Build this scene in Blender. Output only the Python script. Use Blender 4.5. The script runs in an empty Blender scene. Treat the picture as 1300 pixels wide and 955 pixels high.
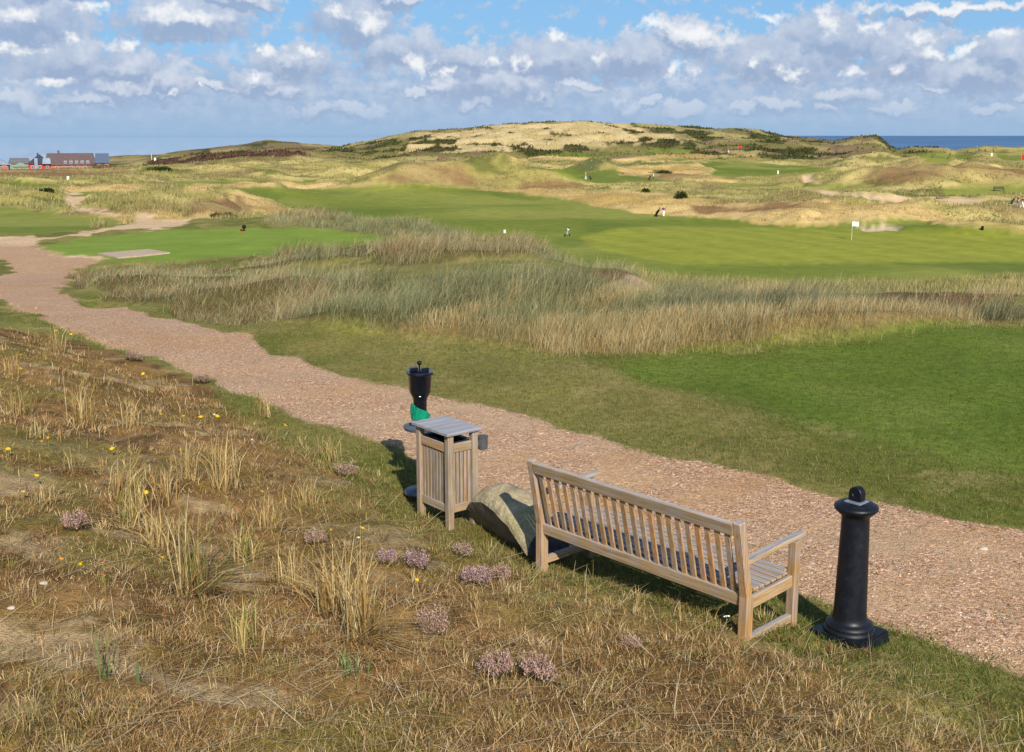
import bpy, bmesh, math, random
import numpy as np, time
T0 = time.time()
from mathutils import Vector, Matrix
random.seed(7); rng = np.random.default_rng(11)
S = bpy.context.scene
C = S.collection
PI = math.pi
# ------------------------------------------------------------------ camera
F = 1400.0; CX = 650.0; CY = 433.0; HOR = 172.0; CAMZ = 3.25
PITCH = math.atan((CY-HOR)/F)
cp, sp = math.cos(PITCH), math.sin(PITCH)
cd = bpy.data.cameras.new('camera'); cam = bpy.data.objects.new('camera', cd); C.objects.link(cam)
cam.location = (0, 0, CAMZ); cam.rotation_euler = (PI/2-PITCH, 0, 0)
cd.sensor_width = 36; cd.lens = F/1300*36; cd.shift_y = -(477.5-CY)/1300
cd.clip_start = .1; cd.clip_end = 60000
S.camera = cam
S.view_settings.view_transform = 'Standard'; S.view_settings.look = 'None'
S.view_settings.exposure = .3; S.view_settings.gamma = 1
S.render.engine = 'CYCLES'; S.cycles.max_bounces = 4; S.cycles.diffuse_bounces = 2; S.cycles.glossy_bounces = 2; S.cycles.transmission_bounces = 2

def ray(px, py):
    """direction of the sight line through photograph pixel (y forward, z up)"""
    u = (np.asarray(px, float)-CX)/F; v = -(np.asarray(py, float)-CY)/F
    x = u; y = cp+v*sp; z = v*cp-sp
    return x, y, z
def lin(r, g, b):
    c = np.array([r, g, b], float)/255
    return np.where(c <= .04045, c/12.92, ((c+.055)/1.055)**2.4)

# ------------------------------------------------------------------ noise
def _h(ix, iy, seed):
    n = (ix.astype(np.int64)*374761393+iy.astype(np.int64)*668265263+seed*974634777) & 0x7fffffff
    n = ((n ^ (n >> 13))*1274126177) & 0x7fffffff
    return ((n ^ (n >> 16)) & 0xffff)/65535.0
def vnoise(x, y, seed=0):
    ix = np.floor(x); iy = np.floor(y); fx = x-ix; fy = y-iy
    fx = fx*fx*(3-2*fx); fy = fy*fy*(3-2*fy)
    a = _h(ix, iy, seed); b = _h(ix+1, iy, seed); c = _h(ix, iy+1, seed); d = _h(ix+1, iy+1, seed)
    return (a+(b-a)*fx)*(1-fy)+(c+(d-c)*fx)*fy
def fbm(x, y, seed=0, oct=4):
    s = 0; a = .5; t = 0
    x = np.asarray(x, float); y = np.asarray(y, float)
    for i in range(oct):
        s = s+a*vnoise(x+17.3*i, y-9.1*i, seed+i); t += a; a *= .5
        x, y = (x*.8-y*.6)*2.03, (x*.6+y*.8)*2.03
    return s/t
def sstep(a, b, x):
    t = np.clip((x-a)/(b-a), 0, 1); return t*t*(3-2*t)

# ------------------------------------------------------------------ terrain height
DG = [0, 8, 15, 20, 24, 28, 35, 42, 50, 62, 70, 80, 100, 130, 160, 200, 280, 340, 420, 550, 700, 1000, 3000]
LD = np.log(np.array(DG)+4.0)
TAB = [
 (-3000, [-0.09,-0.09,-0.09,-0.19,-0.39,-0.59,-1.045,-1.545,-1.7,-1.9,-2.2,-2.9,-3.9,-4.6,-5.1,-5.6,-6,-6.4,-9.3,-11.5,-13,-20,-20]),
 (150,   [-0.09,-0.09,-0.09,-0.19,-0.39,-0.59,-1.045,-1.545,-1.7,-1.9,-2.2,-2.9,-3.9,-4.6,-5.1,-5.6,-6,-6.4,-9.3,-11.5,-13,-20,-20]),
 (250,   [-0.09,-0.09,-0.09,-0.19,-0.39,-0.59,-1.045,-1.545,-1.6,-1.6,-1.9,-2.9,-4.3,-5.4,-6.3,-6.8,-7,-7,-8,-9,-11,-20,-20]),
 (400,   [-0.09,-0.09,-0.09,-0.14,-0.24,-0.39,-0.945,-1.545,-1.6,-1.6,-1.5,-4,-7,-9.2,-9.4,-9.2,-8.4,-7.6,-7,-7.5,-9,-20,-20]),
 (520,   [-0.09,-0.09,-0.09,-0.09,-0.19,-0.29,-0.545,-1.145,-1.5,-1.7,-2.3,-5,-8,-9.5,-9.6,-9.2,-8.4,-7.6,-6.6,-6.4,-7,-20,-20]),
 (650,   [-0.09,-0.09,-0.09,-0.09,-0.19,-0.39,-0.645,-1.245,-1.8,-3.4,-4.9,-6.4,-8.6,-9.5,-9.6,-9.2,-8.3,-7.4,-6.4,-6.2,-6.5,-20,-20]),
 (780,   [-0.09,-0.09,-0.09,-0.09,-0.19,-0.59,-0.845,-1.745,-3,-5,-6.1,-7.2,-9,-9.5,-9.5,-9,-8,-7.3,-6.4,-6,-6.5,-20,-20]),
 (880,   [-0.09,-0.09,-0.09,-0.14,-0.29,-0.69,-1.945,-3.345,-4.7,-6.3,-7.2,-8.1,-9.3,-9.5,-9.4,-9,-8,-7.2,-6.2,-6,-6.5,-20,-20]),
 (1000,  [-0.09,-0.09,-0.09,-0.09,-0.19,-0.54,-1.945,-3.345,-4.7,-6.3,-7.2,-8.1,-9.3,-9.5,-9.4,-9,-8,-7.2,-6.4,-6,-6.5,-20,-20]),
 (1300,  [-0.09,-0.09,-0.09,-0.09,-0.09,-0.34,-1.845,-3.345,-4.7,-6.3,-7.2,-8.1,-9.3,-9.5,-9.2,-8.6,-7.8,-7.2,-6.8,-6.6,-9,-20,-20]),
 (4000,  [-0.09,-0.09,-0.09,-0.09,-0.09,-0.34,-1.845,-3.345,-4.7,-6.3,-7.2,-8.1,-9.3,-9.5,-9.2,-8.6,-7.8,-7.2,-6.8,-6.6,-9,-20,-20]),
]
TX = np.array([t[0] for t in TAB], float); TZ = np.array([t[1] for t in TAB], float)
# long ridges: distance, ln-width in front, ln-width behind, skyline as photographed
RIDGES = [
 (900, .20, .15, [(60,206),(110,200),(150,197),(185,196),(240,190),(300,183.5),(325,179.5),(345,178.5),(380,181),(430,186),(480,192),(600,197)]),
 (470, .16, .2, [(160,212),(200,208),(250,199),(300,193),(350,190),(385,192),(420,197),(470,205),(540,210)]),
 (660, .26, .2, [(360,200),(400,192),(430,187),(450,183),(490,175),(530,168.5),(580,165),(650,158),(700,156),(740,155),(790,159.5),(850,162),(930,165),(960,168),(1000,175),(1060,178),(1090,174),(1112,172),(1122,178),(1130,186),(1150,195)]),
 (500, .14, .12, [(1050,200),(1090,192),(1115,187),(1135,190),(1160,186.5),(1200,187.5),(1214,191),(1230,188),(1250,185),(1300,187),(1360,185),(1500,187),(2400,190)]),
]
# dune mounds: photograph x, distance, height, half width, half depth
MOUNDS = [(215,118,1.9,7,9),(265,122,1.6,6,8),(180,112,.9,5,6),(300,108,.9,5,7),(555,262,4.2,13,12),(500,255,2.6,12,10),(630,268,3.6,8,9),(665,262,3.9,9,9),
 (708,262,2.0,7,8),(600,272,2.4,9,9),(752,330,3.4,7,12),(1120,262,3.6,13,11),(1170,250,2.3,9,9),(1238,285,4.6,8,10),(1290,262,3.2,9,8),(1205,262,2.2,7,8),
 (1080,330,2.8,14,12),(1110,395,4.0,14,16),(1190,380,2.5,12,12),(1020,300,1.8,9,10),(1260,330,2.0,14,10),(1340,280,3.5,10,10),(80,240,.8,14,12),(20,215,.5,14,10),
 (330,290,2.4,16,12),(400,330,3.0,18,14),(270,310,1.6,14,12),(450,300,2.5,12,12),(360,230,1.0,10,8),(1215,184,.9,9,6),
 (1250,158,1.3,10,6),(1060,170,.9,9,7),(960,185,1.0,10,8),(1010,210,.8,9,8),(1100,215,1.2,10,8)]
def px_of(x, y): return CX+F*(x/np.maximum(y, 1e-3))/cp
# lower edge of the gravel path (plan, metres) is filled in once the rays are known
def flat_hit(px, py, z=0.0):
    x, y, zz = ray(px, py); t = (z-CAMZ)/zz
    return x*t, y*t
PLO_PX = [(1600,960),(1400,900),(1300,858),(1230,830),(1180,812),(1130,795),(1060,776),(1010,760),(960,748),(880,727),(800,708),(740,692),(690,676),(640,658),(600,634),(560,606),(515,575),(470,560),(434,543),(380,528),(325,508),(272,487),(245,470),(190,457),(152,443),(90,415),(35,396),(0,380),(-60,355),(-200,330)]
PLO = np.array([flat_hit(a, b, -.09) for a, b in PLO_PX])
def dune_side(x, y):
    """distance from the path's near edge, positive on the dune side"""
    sh = np.shape(x); X = np.ravel(x); Y = np.ravel(y)
    best = np.full(X.shape, 1e9); sgn = np.ones(X.shape)
    for i in range(len(PLO)-1):
        ax, ay = PLO[i]; bx, by = PLO[i+1]; dx, dy = bx-ax, by-ay
        t = np.clip(((X-ax)*dx+(Y-ay)*dy)/(dx*dx+dy*dy), 0, 1)
        ex = X-(ax+t*dx); ey = Y-(ay+t*dy); d = np.hypot(ex, ey)
        s = dx*ey-dy*ex
        m = d < best; best = np.where(m, d, best); sgn = np.where(m, np.sign(s), sgn)
    return (best*sgn).reshape(sh)
def base_z(x, y):
    x = np.asarray(x, float); y = np.asarray(y, float)
    d = np.hypot(x, y); az = np.arctan2(x, y)
    azc = np.clip(az, -1.25, 1.25)
    px = CX+F*np.tan(azc)/cp
    ld = np.log(d+4.0)
    ci = np.clip(np.searchsorted(TX, px)-1, 0, len(TX)-2); tx = np.clip((px-TX[ci])/(TX[ci+1]-TX[ci]), 0, 1); tx = tx*tx*(3-2*tx)
    ri = np.clip(np.searchsorted(LD, ld)-1, 0, len(LD)-2); ty = np.clip((ld-LD[ri])/(LD[ri+1]-LD[ri]), 0, 1)
    za = TZ[ci, ri]*(1-ty)+TZ[ci, ri+1]*ty; zb = TZ[ci+1, ri]*(1-ty)+TZ[ci+1, ri+1]*ty
    z = za*(1-tx)+zb*tx
    # near dune on which the photographer stands
    near = d < 45
    if near.any():
        s = dune_side(x[near], y[near]) if near.ndim else dune_side(x, y)
        xx = x[near] if near.ndim else x
        k = .13+.05*sstep(1, 6, -xx)
        h = (k+.03)*np.maximum(s-.52, 0); h = 1.6*(1-np.exp(-h/1.25))
        if near.ndim: z[near] += h
        else: z = z+h
    for (D, wf, wb, prof) in RIDGES:
        p = np.array(prof, float)
        py = np.interp(px, p[:, 0], p[:, 1])
        ang = PITCH-np.arctan((CY-py)/F)
        zr = CAMZ-D*np.tan(ang)
        e = np.log(np.maximum(d, 1)/D)
        w = np.where(e < 0, np.exp(-(e/wf)**2*1.3), np.exp(-(e/wb)**2*1.3))
        inside = sstep(p[0, 0]-60, p[0, 0]+20, px)*(1-sstep(p[-1, 0]-20, p[-1, 0]+60, px))
        z = z+np.maximum(zr-z, 0)*w*inside
    for (mp, D, h, wx, wd) in MOUNDS:
        a = math.atan((mp-CX)*cp/F); mx, my = D*math.sin(a), D*math.cos(a)
        k = np.hypot(x-mx, y-my) < 3*max(wx, wd)
        if not k.any(): continue
        ex = x[k]-mx; ey = y[k]-my
        u = ex*math.cos(a)-ey*math.sin(a); v = ex*math.sin(a)+ey*math.cos(a)
        r = np.sqrt((u/wx)**2+(v/wd)**2)+.25*(fbm(x[k]/6, y[k]/6, 5, 2)-.5)
        z[k] += h*np.exp(-np.maximum(r, 0)**2*1.1)
    return z
# ------------------------------------------------------------------ terrain grid
azf = np.radians(np.arange(-27.5, 27.51, .06))
azc1 = np.radians(np.concatenate([np.arange(-180, -40, 4.), np.arange(-40, -27.6, .5)]))
az = np.concatenate([azc1, azf, -azc1[::-1]])
lr = [math.log(.6)]
while lr[-1] < math.log(3000):
    d = math.exp(lr[-1]); lr.append(lr[-1]+(.06 if d < 3 else .0040 if d < 30 else .0048 if d < 150 else .007 if d < 800 else .03))
rr = np.exp(np.array(lr))
AZ, RR = np.meshgrid(az, rr)
GX = RR*np.sin(AZ); GY = RR*np.cos(AZ)
NR, NC = GX.shape
GZ = base_z(GX, GY)
BZ = GZ.copy()
def gsample(x, y, arr=None):
    arr = GZ if arr is None else arr
    x = np.asarray(x, float); y = np.asarray(y, float)
    a = np.arctan2(x, y); l = np.log(np.maximum(np.hypot(x, y), .61))
    ci = np.clip(np.interp(a, az, np.arange(NC)), 0, NC-1.001); ri = np.clip(np.interp(l, lr, np.arange(NR)), 0, NR-1.001)
    c0 = ci.astype(int); r0 = ri.astype(int); tc = ci-c0; tr = ri-r0
    if arr.ndim == 3: tc = tc[..., None]; tr = tr[..., None]
    return (arr[r0, c0]*(1-tc)+arr[r0, c0+1]*tc)*(1-tr)+(arr[r0+1, c0]*(1-tc)+arr[r0+1, c0+1]*tc)*tr
def hit(px, py, dmin=3.0, dmax=2500.0):
    """where the sight line meets the bare ground"""
    px = np.atleast_1d(np.asarray(px, float)); py = np.atleast_1d(np.asarray(py, float))
    rx, ry, rz = ray(px, py); n = np.hypot(rx, ry); rx, ry, rz = rx/n, ry/n, rz/n
    ds = np.exp(np.linspace(math.log(dmin), math.log(dmax), 420))
    out = np.full(px.shape, dmax); done = np.zeros(px.shape, bool)
    prev = np.full(px.shape, 1.0); pd = dmin
    for d in ds:
        g = (CAMZ+rz*d)-gsample(rx*d, ry*d, BZ)
        m = (~done) & (g <= 0)
        if m.any():
            t = np.clip(prev/(prev-g+1e-9), 0, 1)
            out = np.where(m, pd+(d-pd)*t, out); done |= m
            if done.all(): break
        prev = np.where(done, prev, np.maximum(g, 0)); pd = d
    return rx*out, ry*out
def wpoly(pts, dmin=3.0, step=10, dmax=2500.0):
    P = []
    for i in range(len(pts)):
        a = pts[i]; b = pts[(i+1) % len(pts)]; n = max(1, int(math.hypot(b[0]-a[0], b[1]-a[1])/step))
        for k in range(n): P.append((a[0]+(b[0]-a[0])*k/n, a[1]+(b[1]-a[1])*k/n))
    P = np.array(P); x, y = hit(P[:, 0], P[:, 1], dmin, dmax)
    return np.stack([x, y], 1)
def inside(poly, x, y):
    res = np.zeros(x.shape, bool)
    lo = poly.min(0); hi = poly.max(0)
    m = (x >= lo[0]) & (x <= hi[0]) & (y >= lo[1]) & (y <= hi[1])
    if not m.any(): return res
    X = x[m]; Y = y[m]; r = np.zeros(X.shape, bool); n = len(poly)
    for i in range(n):
        ax, ay = poly[i]; bx, by = poly[(i+1) % n]
        if ay == by: continue
        c = ((ay > Y) != (by > Y)) & (X < (bx-ax)*(Y-ay)/(by-ay)+ax)
        r ^= c
    res[m] = r
    return res

# ------------------------------------------------------------------ zones (outlines seen in the photo, dropped onto the ground)
PATH_UP = [(-200,300),(0,311),(37,312),(75,324),(125,325),(130,330),(100,340),(85,355),(75,366),(85,377),(112,387),(150,392),(225,403),(300,424),(330,440),(400,462),(480,488),(560,502),(650,522),(720,545),(800,565),(900,590),(1000,612),(1100,635),(1200,655),(1300,668),(1450,690),(1700,730)]
ZP = {}
def Z_(name, pts, dmin=3.0, dmax=2500.): ZP.setdefault(name, []).append(wpoly(pts, dmin, 10, dmax))
def flatpoly(pts): return np.array([flat_hit(a, b) for a, b in pts])
ZP['path'] = [wpoly(PATH_UP+PLO_PX, 3, 12, 80)]
Z_('turf', [(-60,330),(10,329),(18,338),(14,350),(-60,353)], 20, 80)
Z_('sand', [(-60,302),(20,299),(60,301),(100,297),(160,285),(200,281),(240,280),(240,285),(200,289),(160,292),(100,300),(60,306),(37,313),(0,313),(-60,313)], 40, 110)
Z_('sand', [(88,255),(100,252.5),(112,252.5),(110,256.5),(95,261),(112,265.5),(150,272),(148,275.5),(112,270),(85,266),(75,263)], 60)
Z_('sand', [(955,238.5),(990,239.5),(1066,246),(1110,251),(1170,251),(1240,253.5),(1300,261),(1400,270),(1400,284),(1300,271),(1250,263),(1200,258),(1100,257),(1060,252),(1000,243),(955,241)], 100)
Z_('sand', [(172,272),(194,272),(206,286),(204,292),(172,291)], 50, 200)
Z_('sand', [(1018,223),(1030,223),(1040,231),(1020,232)], 100)
Z_('sand', [(50,252.5),(103,247),(106,248.5),(52,254)], 100)
Z_('tee', [(40,316),(100,304),(160,297),(215,292),(300,289),(380,290),(450,296),(490,300),(535,306),(500,312),(430,320),(350,326),(280,328),(210,333),(130,331),(75,325)], 30, 80)
Z_('lawn', [(-120,266),(0,264),(35,266),(80,273),(140,276),(157,281),(150,286),(100,292),(40,298),(-120,299)], 50, 300)
Z_('lawn', [(285,242),(400,240),(500,237),(560,234),(600,240),(640,246),(700,252),(760,262),(820,270),(870,275),(930,278),(975,282),(1000,284),(1080,282),(1150,281),(1200,284),(1260,293),(1330,303),(1330,345),(1200,355),(1000,360),(850,350),(700,330),(600,310),(520,300),(450,285),(400,276),(372,266),(340,253),(300,247)], 95, 500)
Z_('green', [(735,300),(790,291),(850,286),(1000,286.5),(1075,288),(1150,289),(1215,292),(1270,299),(1330,308),(1330,330),(1200,333),(1000,336),(860,336),(760,318)], 95, 400)
Z_('lawn', [(703,219),(725,213),(748,218),(782,216),(785,223),(813,225),(863,230),(853,233),(757,233),(721,229)], 150)
Z_('lawn', [(880,211),(905,207),(940,206),(1000,209),(1040,212),(1075,217),(1040,219),(990,221),(930,228),(898,224),(908,217)], 150)
Z_('lawn', [(850,203.5),(920,201),(928,204),(855,206.5)], 150)
Z_('lawn', [(1168,197),(1200,195.5),(1236,196),(1232,202),(1205,208),(1182,208),(1168,203)], 150)
Z_('lawn', [(1262,196),(1310,199),(1310,205),(1272,203)], 150)
Z_('lawn', [(1196,240),(1260,237),(1340,240),(1340,245),(1280,246),(1200,247)], 100)
Z_('lawn', [(1015,232),(1110,235.5),(1080,239),(1020,237)], 100)
Z_('lawn', [(210,230.5),(345,230.5),(405,229),(400,233),(330,235),(215,236)], 100)
Z_('lawn', [(85,247),(140,246),(135,251.5),(92,252)], 100)
Z_('lawn', [(690,196),(780,191),(860,189),(885,192),(830,197),(720,201)], 200)
Z_('lawn', [(900,235),(960,233),(990,236),(930,238)], 150)
Z_('lawn', [(0,232),(60,236),(100,241),(40,240),(0,238)], 150)
Z_('bank_turf', [(726,216),(745,206),(770,200.5),(778,202),(768,209),(748,219)], 150)  # bank with darker turf than the lawn beside it
Z_('bunker', [(1088,286.5),(1110,284.5),(1138,284),(1146,286),(1140,289),(1097,290)], 95, 400)
Z_('straw', [(560,236),(620,242),(680,243),(740,246),(800,247),(880,258),(960,262),(1060,262),(1150,268),(1230,283),(1310,296),(1310,306),(1260,296),(1200,286),(1150,283),(1000,286),(930,280),(870,277),(760,264),(700,254),(640,248),(600,242)], 100)
Z_('straw', [(760,203),(860,198),(960,197),(960,200),(870,202),(790,207)], 150)
Z_('straw', [(786,217),(900,213),(905,218),(880,224),(940,230),(930,233),(870,233),(800,222)], 150)
Z_('straw', [(640,199),(690,197),(760,205),(690,205)], 150)
Z_('straw', [(235,236),(400,236),(470,234),(560,230),(560,235),(400,240),(240,241)], 100)
Z_('straw', [(290,250),(330,254),(355,263),(370,270),(345,276),(300,272),(255,278),(240,276)], 80)
Z_('straw', [(60,238),(170,238),(210,245),(170,256),(60,245)], 120)
Z_('straw', [(100,275),(220,270),(300,284),(215,290),(165,284)], 60, 200)
Z_('brown', [(1120,212),(1160,206),(1205,212),(1215,224),(1180,229),(1130,232),(1090,226)], 150)
Z_('brown', [(1140,212),(1240,210),(1310,218),(1310,226),(1200,222)], 150)
Z_('brown', [(500,222),(540,212),(580,213),(612,226),(600,233),(500,236),(480,232)], 150)
Z_('brown', [(660,232),(700,224),(725,232),(760,236),(740,242),(660,241)], 150)
Z_('brown', [(0,216),(160,216),(170,222),(60,226),(0,224)], 200)
Z_('brown', [(240,258),(300,254),(320,262),(300,276),(240,268)], 80)
Z_('brown', [(790,222),(880,221),(905,228),(820,229)], 150)
Z_('brown', [(870,262),(980,262),(1060,270),(980,274),(890,270)], 120)
Z_('heather', [(180,208),(240,200),(300,195),(350,191),(385,192),(390,200),(340,205),(270,210),(210,212)], 300)
Z_('sandtan', [(505,196),(525,172),(590,166),(650,159),(740,156),(800,160),(850,170),(868,186),(845,190),(800,184),(700,190),(600,193)], 400)
Z_('soil', [(680,352),(740,345),(860,347),(890,352),(830,365),(760,374),(690,368)], 20, 60)
Z_('soil', [(1055,352),(1150,345),(1270,355),(1290,375),(1240,392),(1120,385),(1060,370)], 15, 40)
Z_('palesand', [(735,366),(800,358),(870,350),(885,356),(830,372),(780,382),(730,378)], 20, 60)
BAND_LO = [(85,352),(130,372),(180,385),(250,398),(330,408),(400,416),(500,428),(600,436),(700,446),(800,450),(900,445),(1000,436),(1100,428),(1200,414),(1300,403),(1500,396)]
BAND_HI = [(1500,318),(1300,332),(1100,342),(1000,342),(880,352),(780,335),(700,312),(600,300),(560,305),(490,318),(350,332),(210,338),(130,338)]
ZP['band'] = [np.concatenate([wpoly(BAND_LO, 8, 12, 60)[:-8], wpoly(BAND_HI, 20, 12, 70)[:-8]])]
HAY_HI = [(1500,378),(1300,386),(1100,394),(1000,396),(900,398),(800,404),(700,404),(600,400),(500,396)]
ZP['hay'] = [np.concatenate([wpoly([p for p in BAND_LO if p[0] >= 500], 8, 12, 60)[:-5], wpoly(HAY_HI, 15, 12, 60)[:-5]])]
ZP['backgrass'] = [wpoly([(340,288),(380,291),(450,297),(500,303),(560,304),(640,303),(700,312),(700,300),(600,285),(500,275),(400,270),(340,272)], 50, 8, 74)]
Z_('brightlawn', [(760,462),(900,456),(1060,436),(1150,420),(1300,405),(1600,400),(1600,625),(1300,600),(1180,572),(1060,545),(960,520),(820,490)], 8, 40)

jx = GX+(fbm(GX*1.3, GY*1.3, 3, 3)-.5)*np.minimum(RR*.016, .8)*1.6; jy = GY+(fbm(GX*1.3, GY*1.3, 4, 3)-.5)*np.minimum(RR*.03, 3.)*1.4
def fb(sx, sy, seed, oct, d0=0, d1=1e9, ox=0):
    """fbm over the grid rows between two distances (0.5 elsewhere)"""
    r = (rr >= d0*.9) & (rr <= d1*1.1); out = np.full(GX.shape, .5)
    out[r] = fbm(GX[r]/sx+ox, GY[r]/sy, seed, oct); return out
def zmask(name, X=None, Y=None):
    X = jx if X is None else X; Y = jy if Y is None else Y
    m = np.zeros(X.shape, bool)
    for p in ZP[name]: m |= inside(p, X, Y)
    return m
M = {k: zmask(k) for k in ZP}
def blur(a, n=2):
    a = a.astype(float)
    for _ in range(n):
        b = a.copy(); b[1:-1] = (a[:-2]+2*a[1:-1]+a[2:])/4; a = b
        b = a.copy(); b[:, 1:-1] = (a[:, :-2]+2*a[:, 1:-1]+a[:, 2:])/4; a = b
    return a
SIDE = dune_side(GX, GY)
px_g = np.where(GY > 0, CX+F*np.tan(np.clip(AZ, -1.25, 1.25))/cp, 9999)
foreheath = (SIDE > 0) & (RR < 22) & (~M['turf'])
smooth = blur((M['bunker'] | M['lawn'] | M['green'] | M['tee'] | M['sand'] | M['path']).astype(float), 6)
# relief
rough_amp = sstep(90, 150, RR)*(1-sstep(700, 1200, RR))*(1-smooth)*(1-.75*sstep(200, 100, px_g)*sstep(200, 260, RR))
GZ = GZ+rough_amp*((fb(15, 10, 21, 4, 80, 1300, 0)-.5)*3.1+(np.abs(fb(38, 20, 25, 3, 80, 1300, 0)-.5)*-3.2+.5))
GZ = GZ+rough_amp*(fb(7, 4.5, 29, 3, 80, 700, 0)-.5)*1.3*(1-sstep(400, 600, RR))
GZ = GZ+sstep(380, 500, RR)*(1-sstep(900, 1200, RR))*(fb(26, 40, 31, 4, 350, 1300, 0)-.5)*2.6*sstep(185, 400, px_g+0*RR)
fair = sstep(95, 130, RR)*(1-sstep(400, 500, RR))
GZ = GZ+fair*(fb(34, 26, 41, 2, 90, 520, 0)-.5)*1.1
GZ = GZ+M['band']*0+sstep(15, 22, RR)*(1-sstep(80, 100, RR))*(1-smooth)*(fb(3.2, 3.2, 45, 3, 14, 110, 0)-.5)*.55
bb = blur(M['band'].astype(float), 12)
GZ = GZ+bb*((fb(5.5, 3.6, 47, 2, 14, 110, 0)-.45)*1.1)
fh = blur(foreheath.astype(float), 4)*sstep(0, .8, SIDE)
GZ = GZ+fh*((fb(.9, .9, 51, 4, 0, 24, 0)-.5)*.22+(fb(1/5, 1/5, 55, 3, 0, 24, 0)-.5)*.055)
nearp = (1-sstep(12, 26, RR))
GZ = GZ+nearp*(1-fh)*((fb(1.4, 1.4, 61, 3, 0, 28, 0)-.5)*.04+(fb(1/7, 1/7, 62, 2, 0, 28, 0)-.5)*.012)
bk = blur(M['bunker'].astype(float), 3); GZ = GZ-bk*.45
# ground colours (what each cover really is)
def pal(*c): return lin(*c)*.80
n1 = fb(2.2, 2.2, 71, 4, 0, 110, 0); n2 = fb(.5, .5, 75, 4, 0, 110, 0); n3 = fb(18, 9, 77, 4, 60, 3000, 0); n4 = None
def mixc(a, b, t): t = np.clip(t, 0, 1)[..., None]; return a*(1-t)+b*t
col = mixc(pal(172,160,92)*np.ones(GX.shape+(3,)), pal(210,190,122), sstep(.42, .62, n3))       # far dune rough
col = mixc(col, pal(118,118,60), sstep(.55, .7, fb(9, 5, 83, 4, 80, 3000, 0)))
col = mixc(col, pal(150,128,88), sstep(.58, .72, fb(24, 10, 85, 4, 80, 3000, 0))*.8)
far = sstep(380, 460, RR)
hillc = mixc(pal(132,124,70)*np.ones(GX.shape+(3,)), pal(176,160,104), sstep(.4, .6, fb(30, 40, 91, 4, 370, 3000, 0)))
hillc = mixc(hillc, pal(80,84,42), sstep(.53, .60, fb(16, 22, 93, 4, 370, 3000, 0)))
hillc = mixc(hillc, pal(140,118,88), sstep(.60, .66, fb(14, 14, 95, 3, 370, 3000, 0)))
col = mixc(col, hillc, far*sstep(-200, 0, 1130-px_g)*np.where(RR > 430, 1, .6))
def put(name, c, soft=1, k=1.0):
    global col
    w = blur(M[name].astype(float), soft)*k
    col = mixc(col, c*np.ones(GX.shape+(3,)) if np.ndim(c) == 1 else c, w)
put('straw', mixc(pal(222,192,128)*np.ones(GX.shape+(3,)), pal(188,160,96), sstep(.4, .65, n3)), 2)
put('brown', mixc(pal(150,118,80)*np.ones(GX.shape+(3,)), pal(172,150,98), sstep(.45, .65, n3)), 3)
put('heather', mixc(pal(106,78,62)*np.ones(GX.shape+(3,)), pal(134,118,72), sstep(.5, .62, n3)), 3)
st = mixc(pal(222,198,144)*np.ones(GX.shape+(3,)), pal(202,180,124), sstep(.4, .6, fb(8, 12, 101, 4, 370, 3000, 0)))
dk = sstep(.52, .60, fb(9, 22, 103, 5, 370, 3000, 0)+.17*sstep(4, -4, GZ)+.05*sstep(700, 800, px_g)-.13)
st = mixc(st, pal(84,82,44), dk)
put('sandtan', st, 2)
near = RR < 90
turf = mixc(pal(146,138,76)*np.ones(GX.shape+(3,)), pal(118,122,54), sstep(.38, .62, n1)); turf = mixc(turf, pal(168,152,98), sstep(.55, .75, n2)*.7)
col = np.where(near[..., None], turf, col)
blw = blur(M['brightlawn'].astype(float), 120); blw = np.clip(sstep(.1, .9, blw+(n1-.5)*.9), 0, 1)*.85; M['brightlawn'] = blw
put('brightlawn', mixc(pal(104,128,40)*np.ones(GX.shape+(3,)), pal(122,138,56), sstep(.4, .65, n1)), 24)
gl = mixc(pal(118,106,62)*np.ones(GX.shape+(3,)), pal(96,92,52), n1)
put('band', gl, 2); put('backgrass', pal(150,140,84), 2)
put('hay', pal(150,128,80), 3)
put('soil', mixc(pal(108,80,56)*np.ones(GX.shape+(3,)), pal(140,104,76), n1), 4)
put('palesand', pal(196,168,134), 4)
lawnc = mixc(pal(120,132,48)*np.ones(GX.shape+(3,)), pal(146,150,68), sstep(.35, .65, fb(26, 18, 111, 3, 50, 600, 0)))
lawnc = mixc(lawnc, pal(100,118,42), sstep(.55, .7, fb(12, 30, 113, 3, 50, 600, 0))*.6)
put('lawn', lawnc, 1)
stripe = .5+.5*np.sin(GX*1.1+GY*.35)
put('green', mixc(pal(158,162,60)*np.ones(GX.shape+(3,)), pal(142,148,52), stripe*.5+.5*fb(9, 6, 117, 3, 90, 500, 0)), 6)
put('tee', mixc(pal(116,142,46)*np.ones(GX.shape+(3,)), pal(138,158,66), fb(5, 9, 119, 3, 30, 90, 0)), 2)
put('bank_turf', pal(98,104,60), 2)
put('sand', mixc(pal(240,208,168)*np.ones(GX.shape+(3,)), pal(220,186,144), n1), 1)
put('bunker', pal(214,192,156), 1)
heath = mixc(pal(160,124,78)*np.ones(GX.shape+(3,)), pal(138,112,60), sstep(.35, .65, fb(.7, .7, 121, 4, 0, 24, 0)))
heath = mixc(heath, pal(104,80,50), sstep(.52, .66, fb(.35, .35, 123, 4, 0, 24, 0))*.8)
heath = mixc(heath, pal(188,162,122), sstep(.60, .72, fb(.8, .5, 125, 4, 0, 24, 9))*.9)
heath = mixc(heath, pal(132,124,62), sstep(.6, .7, fb(1.2, 1.2, 127, 3, 0, 24, 4))*.7)
vergew = sstep(230, 330, px_g)*(1+.5*sstep(330, 400, px_g)*sstep(900, 700, px_g))
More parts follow.
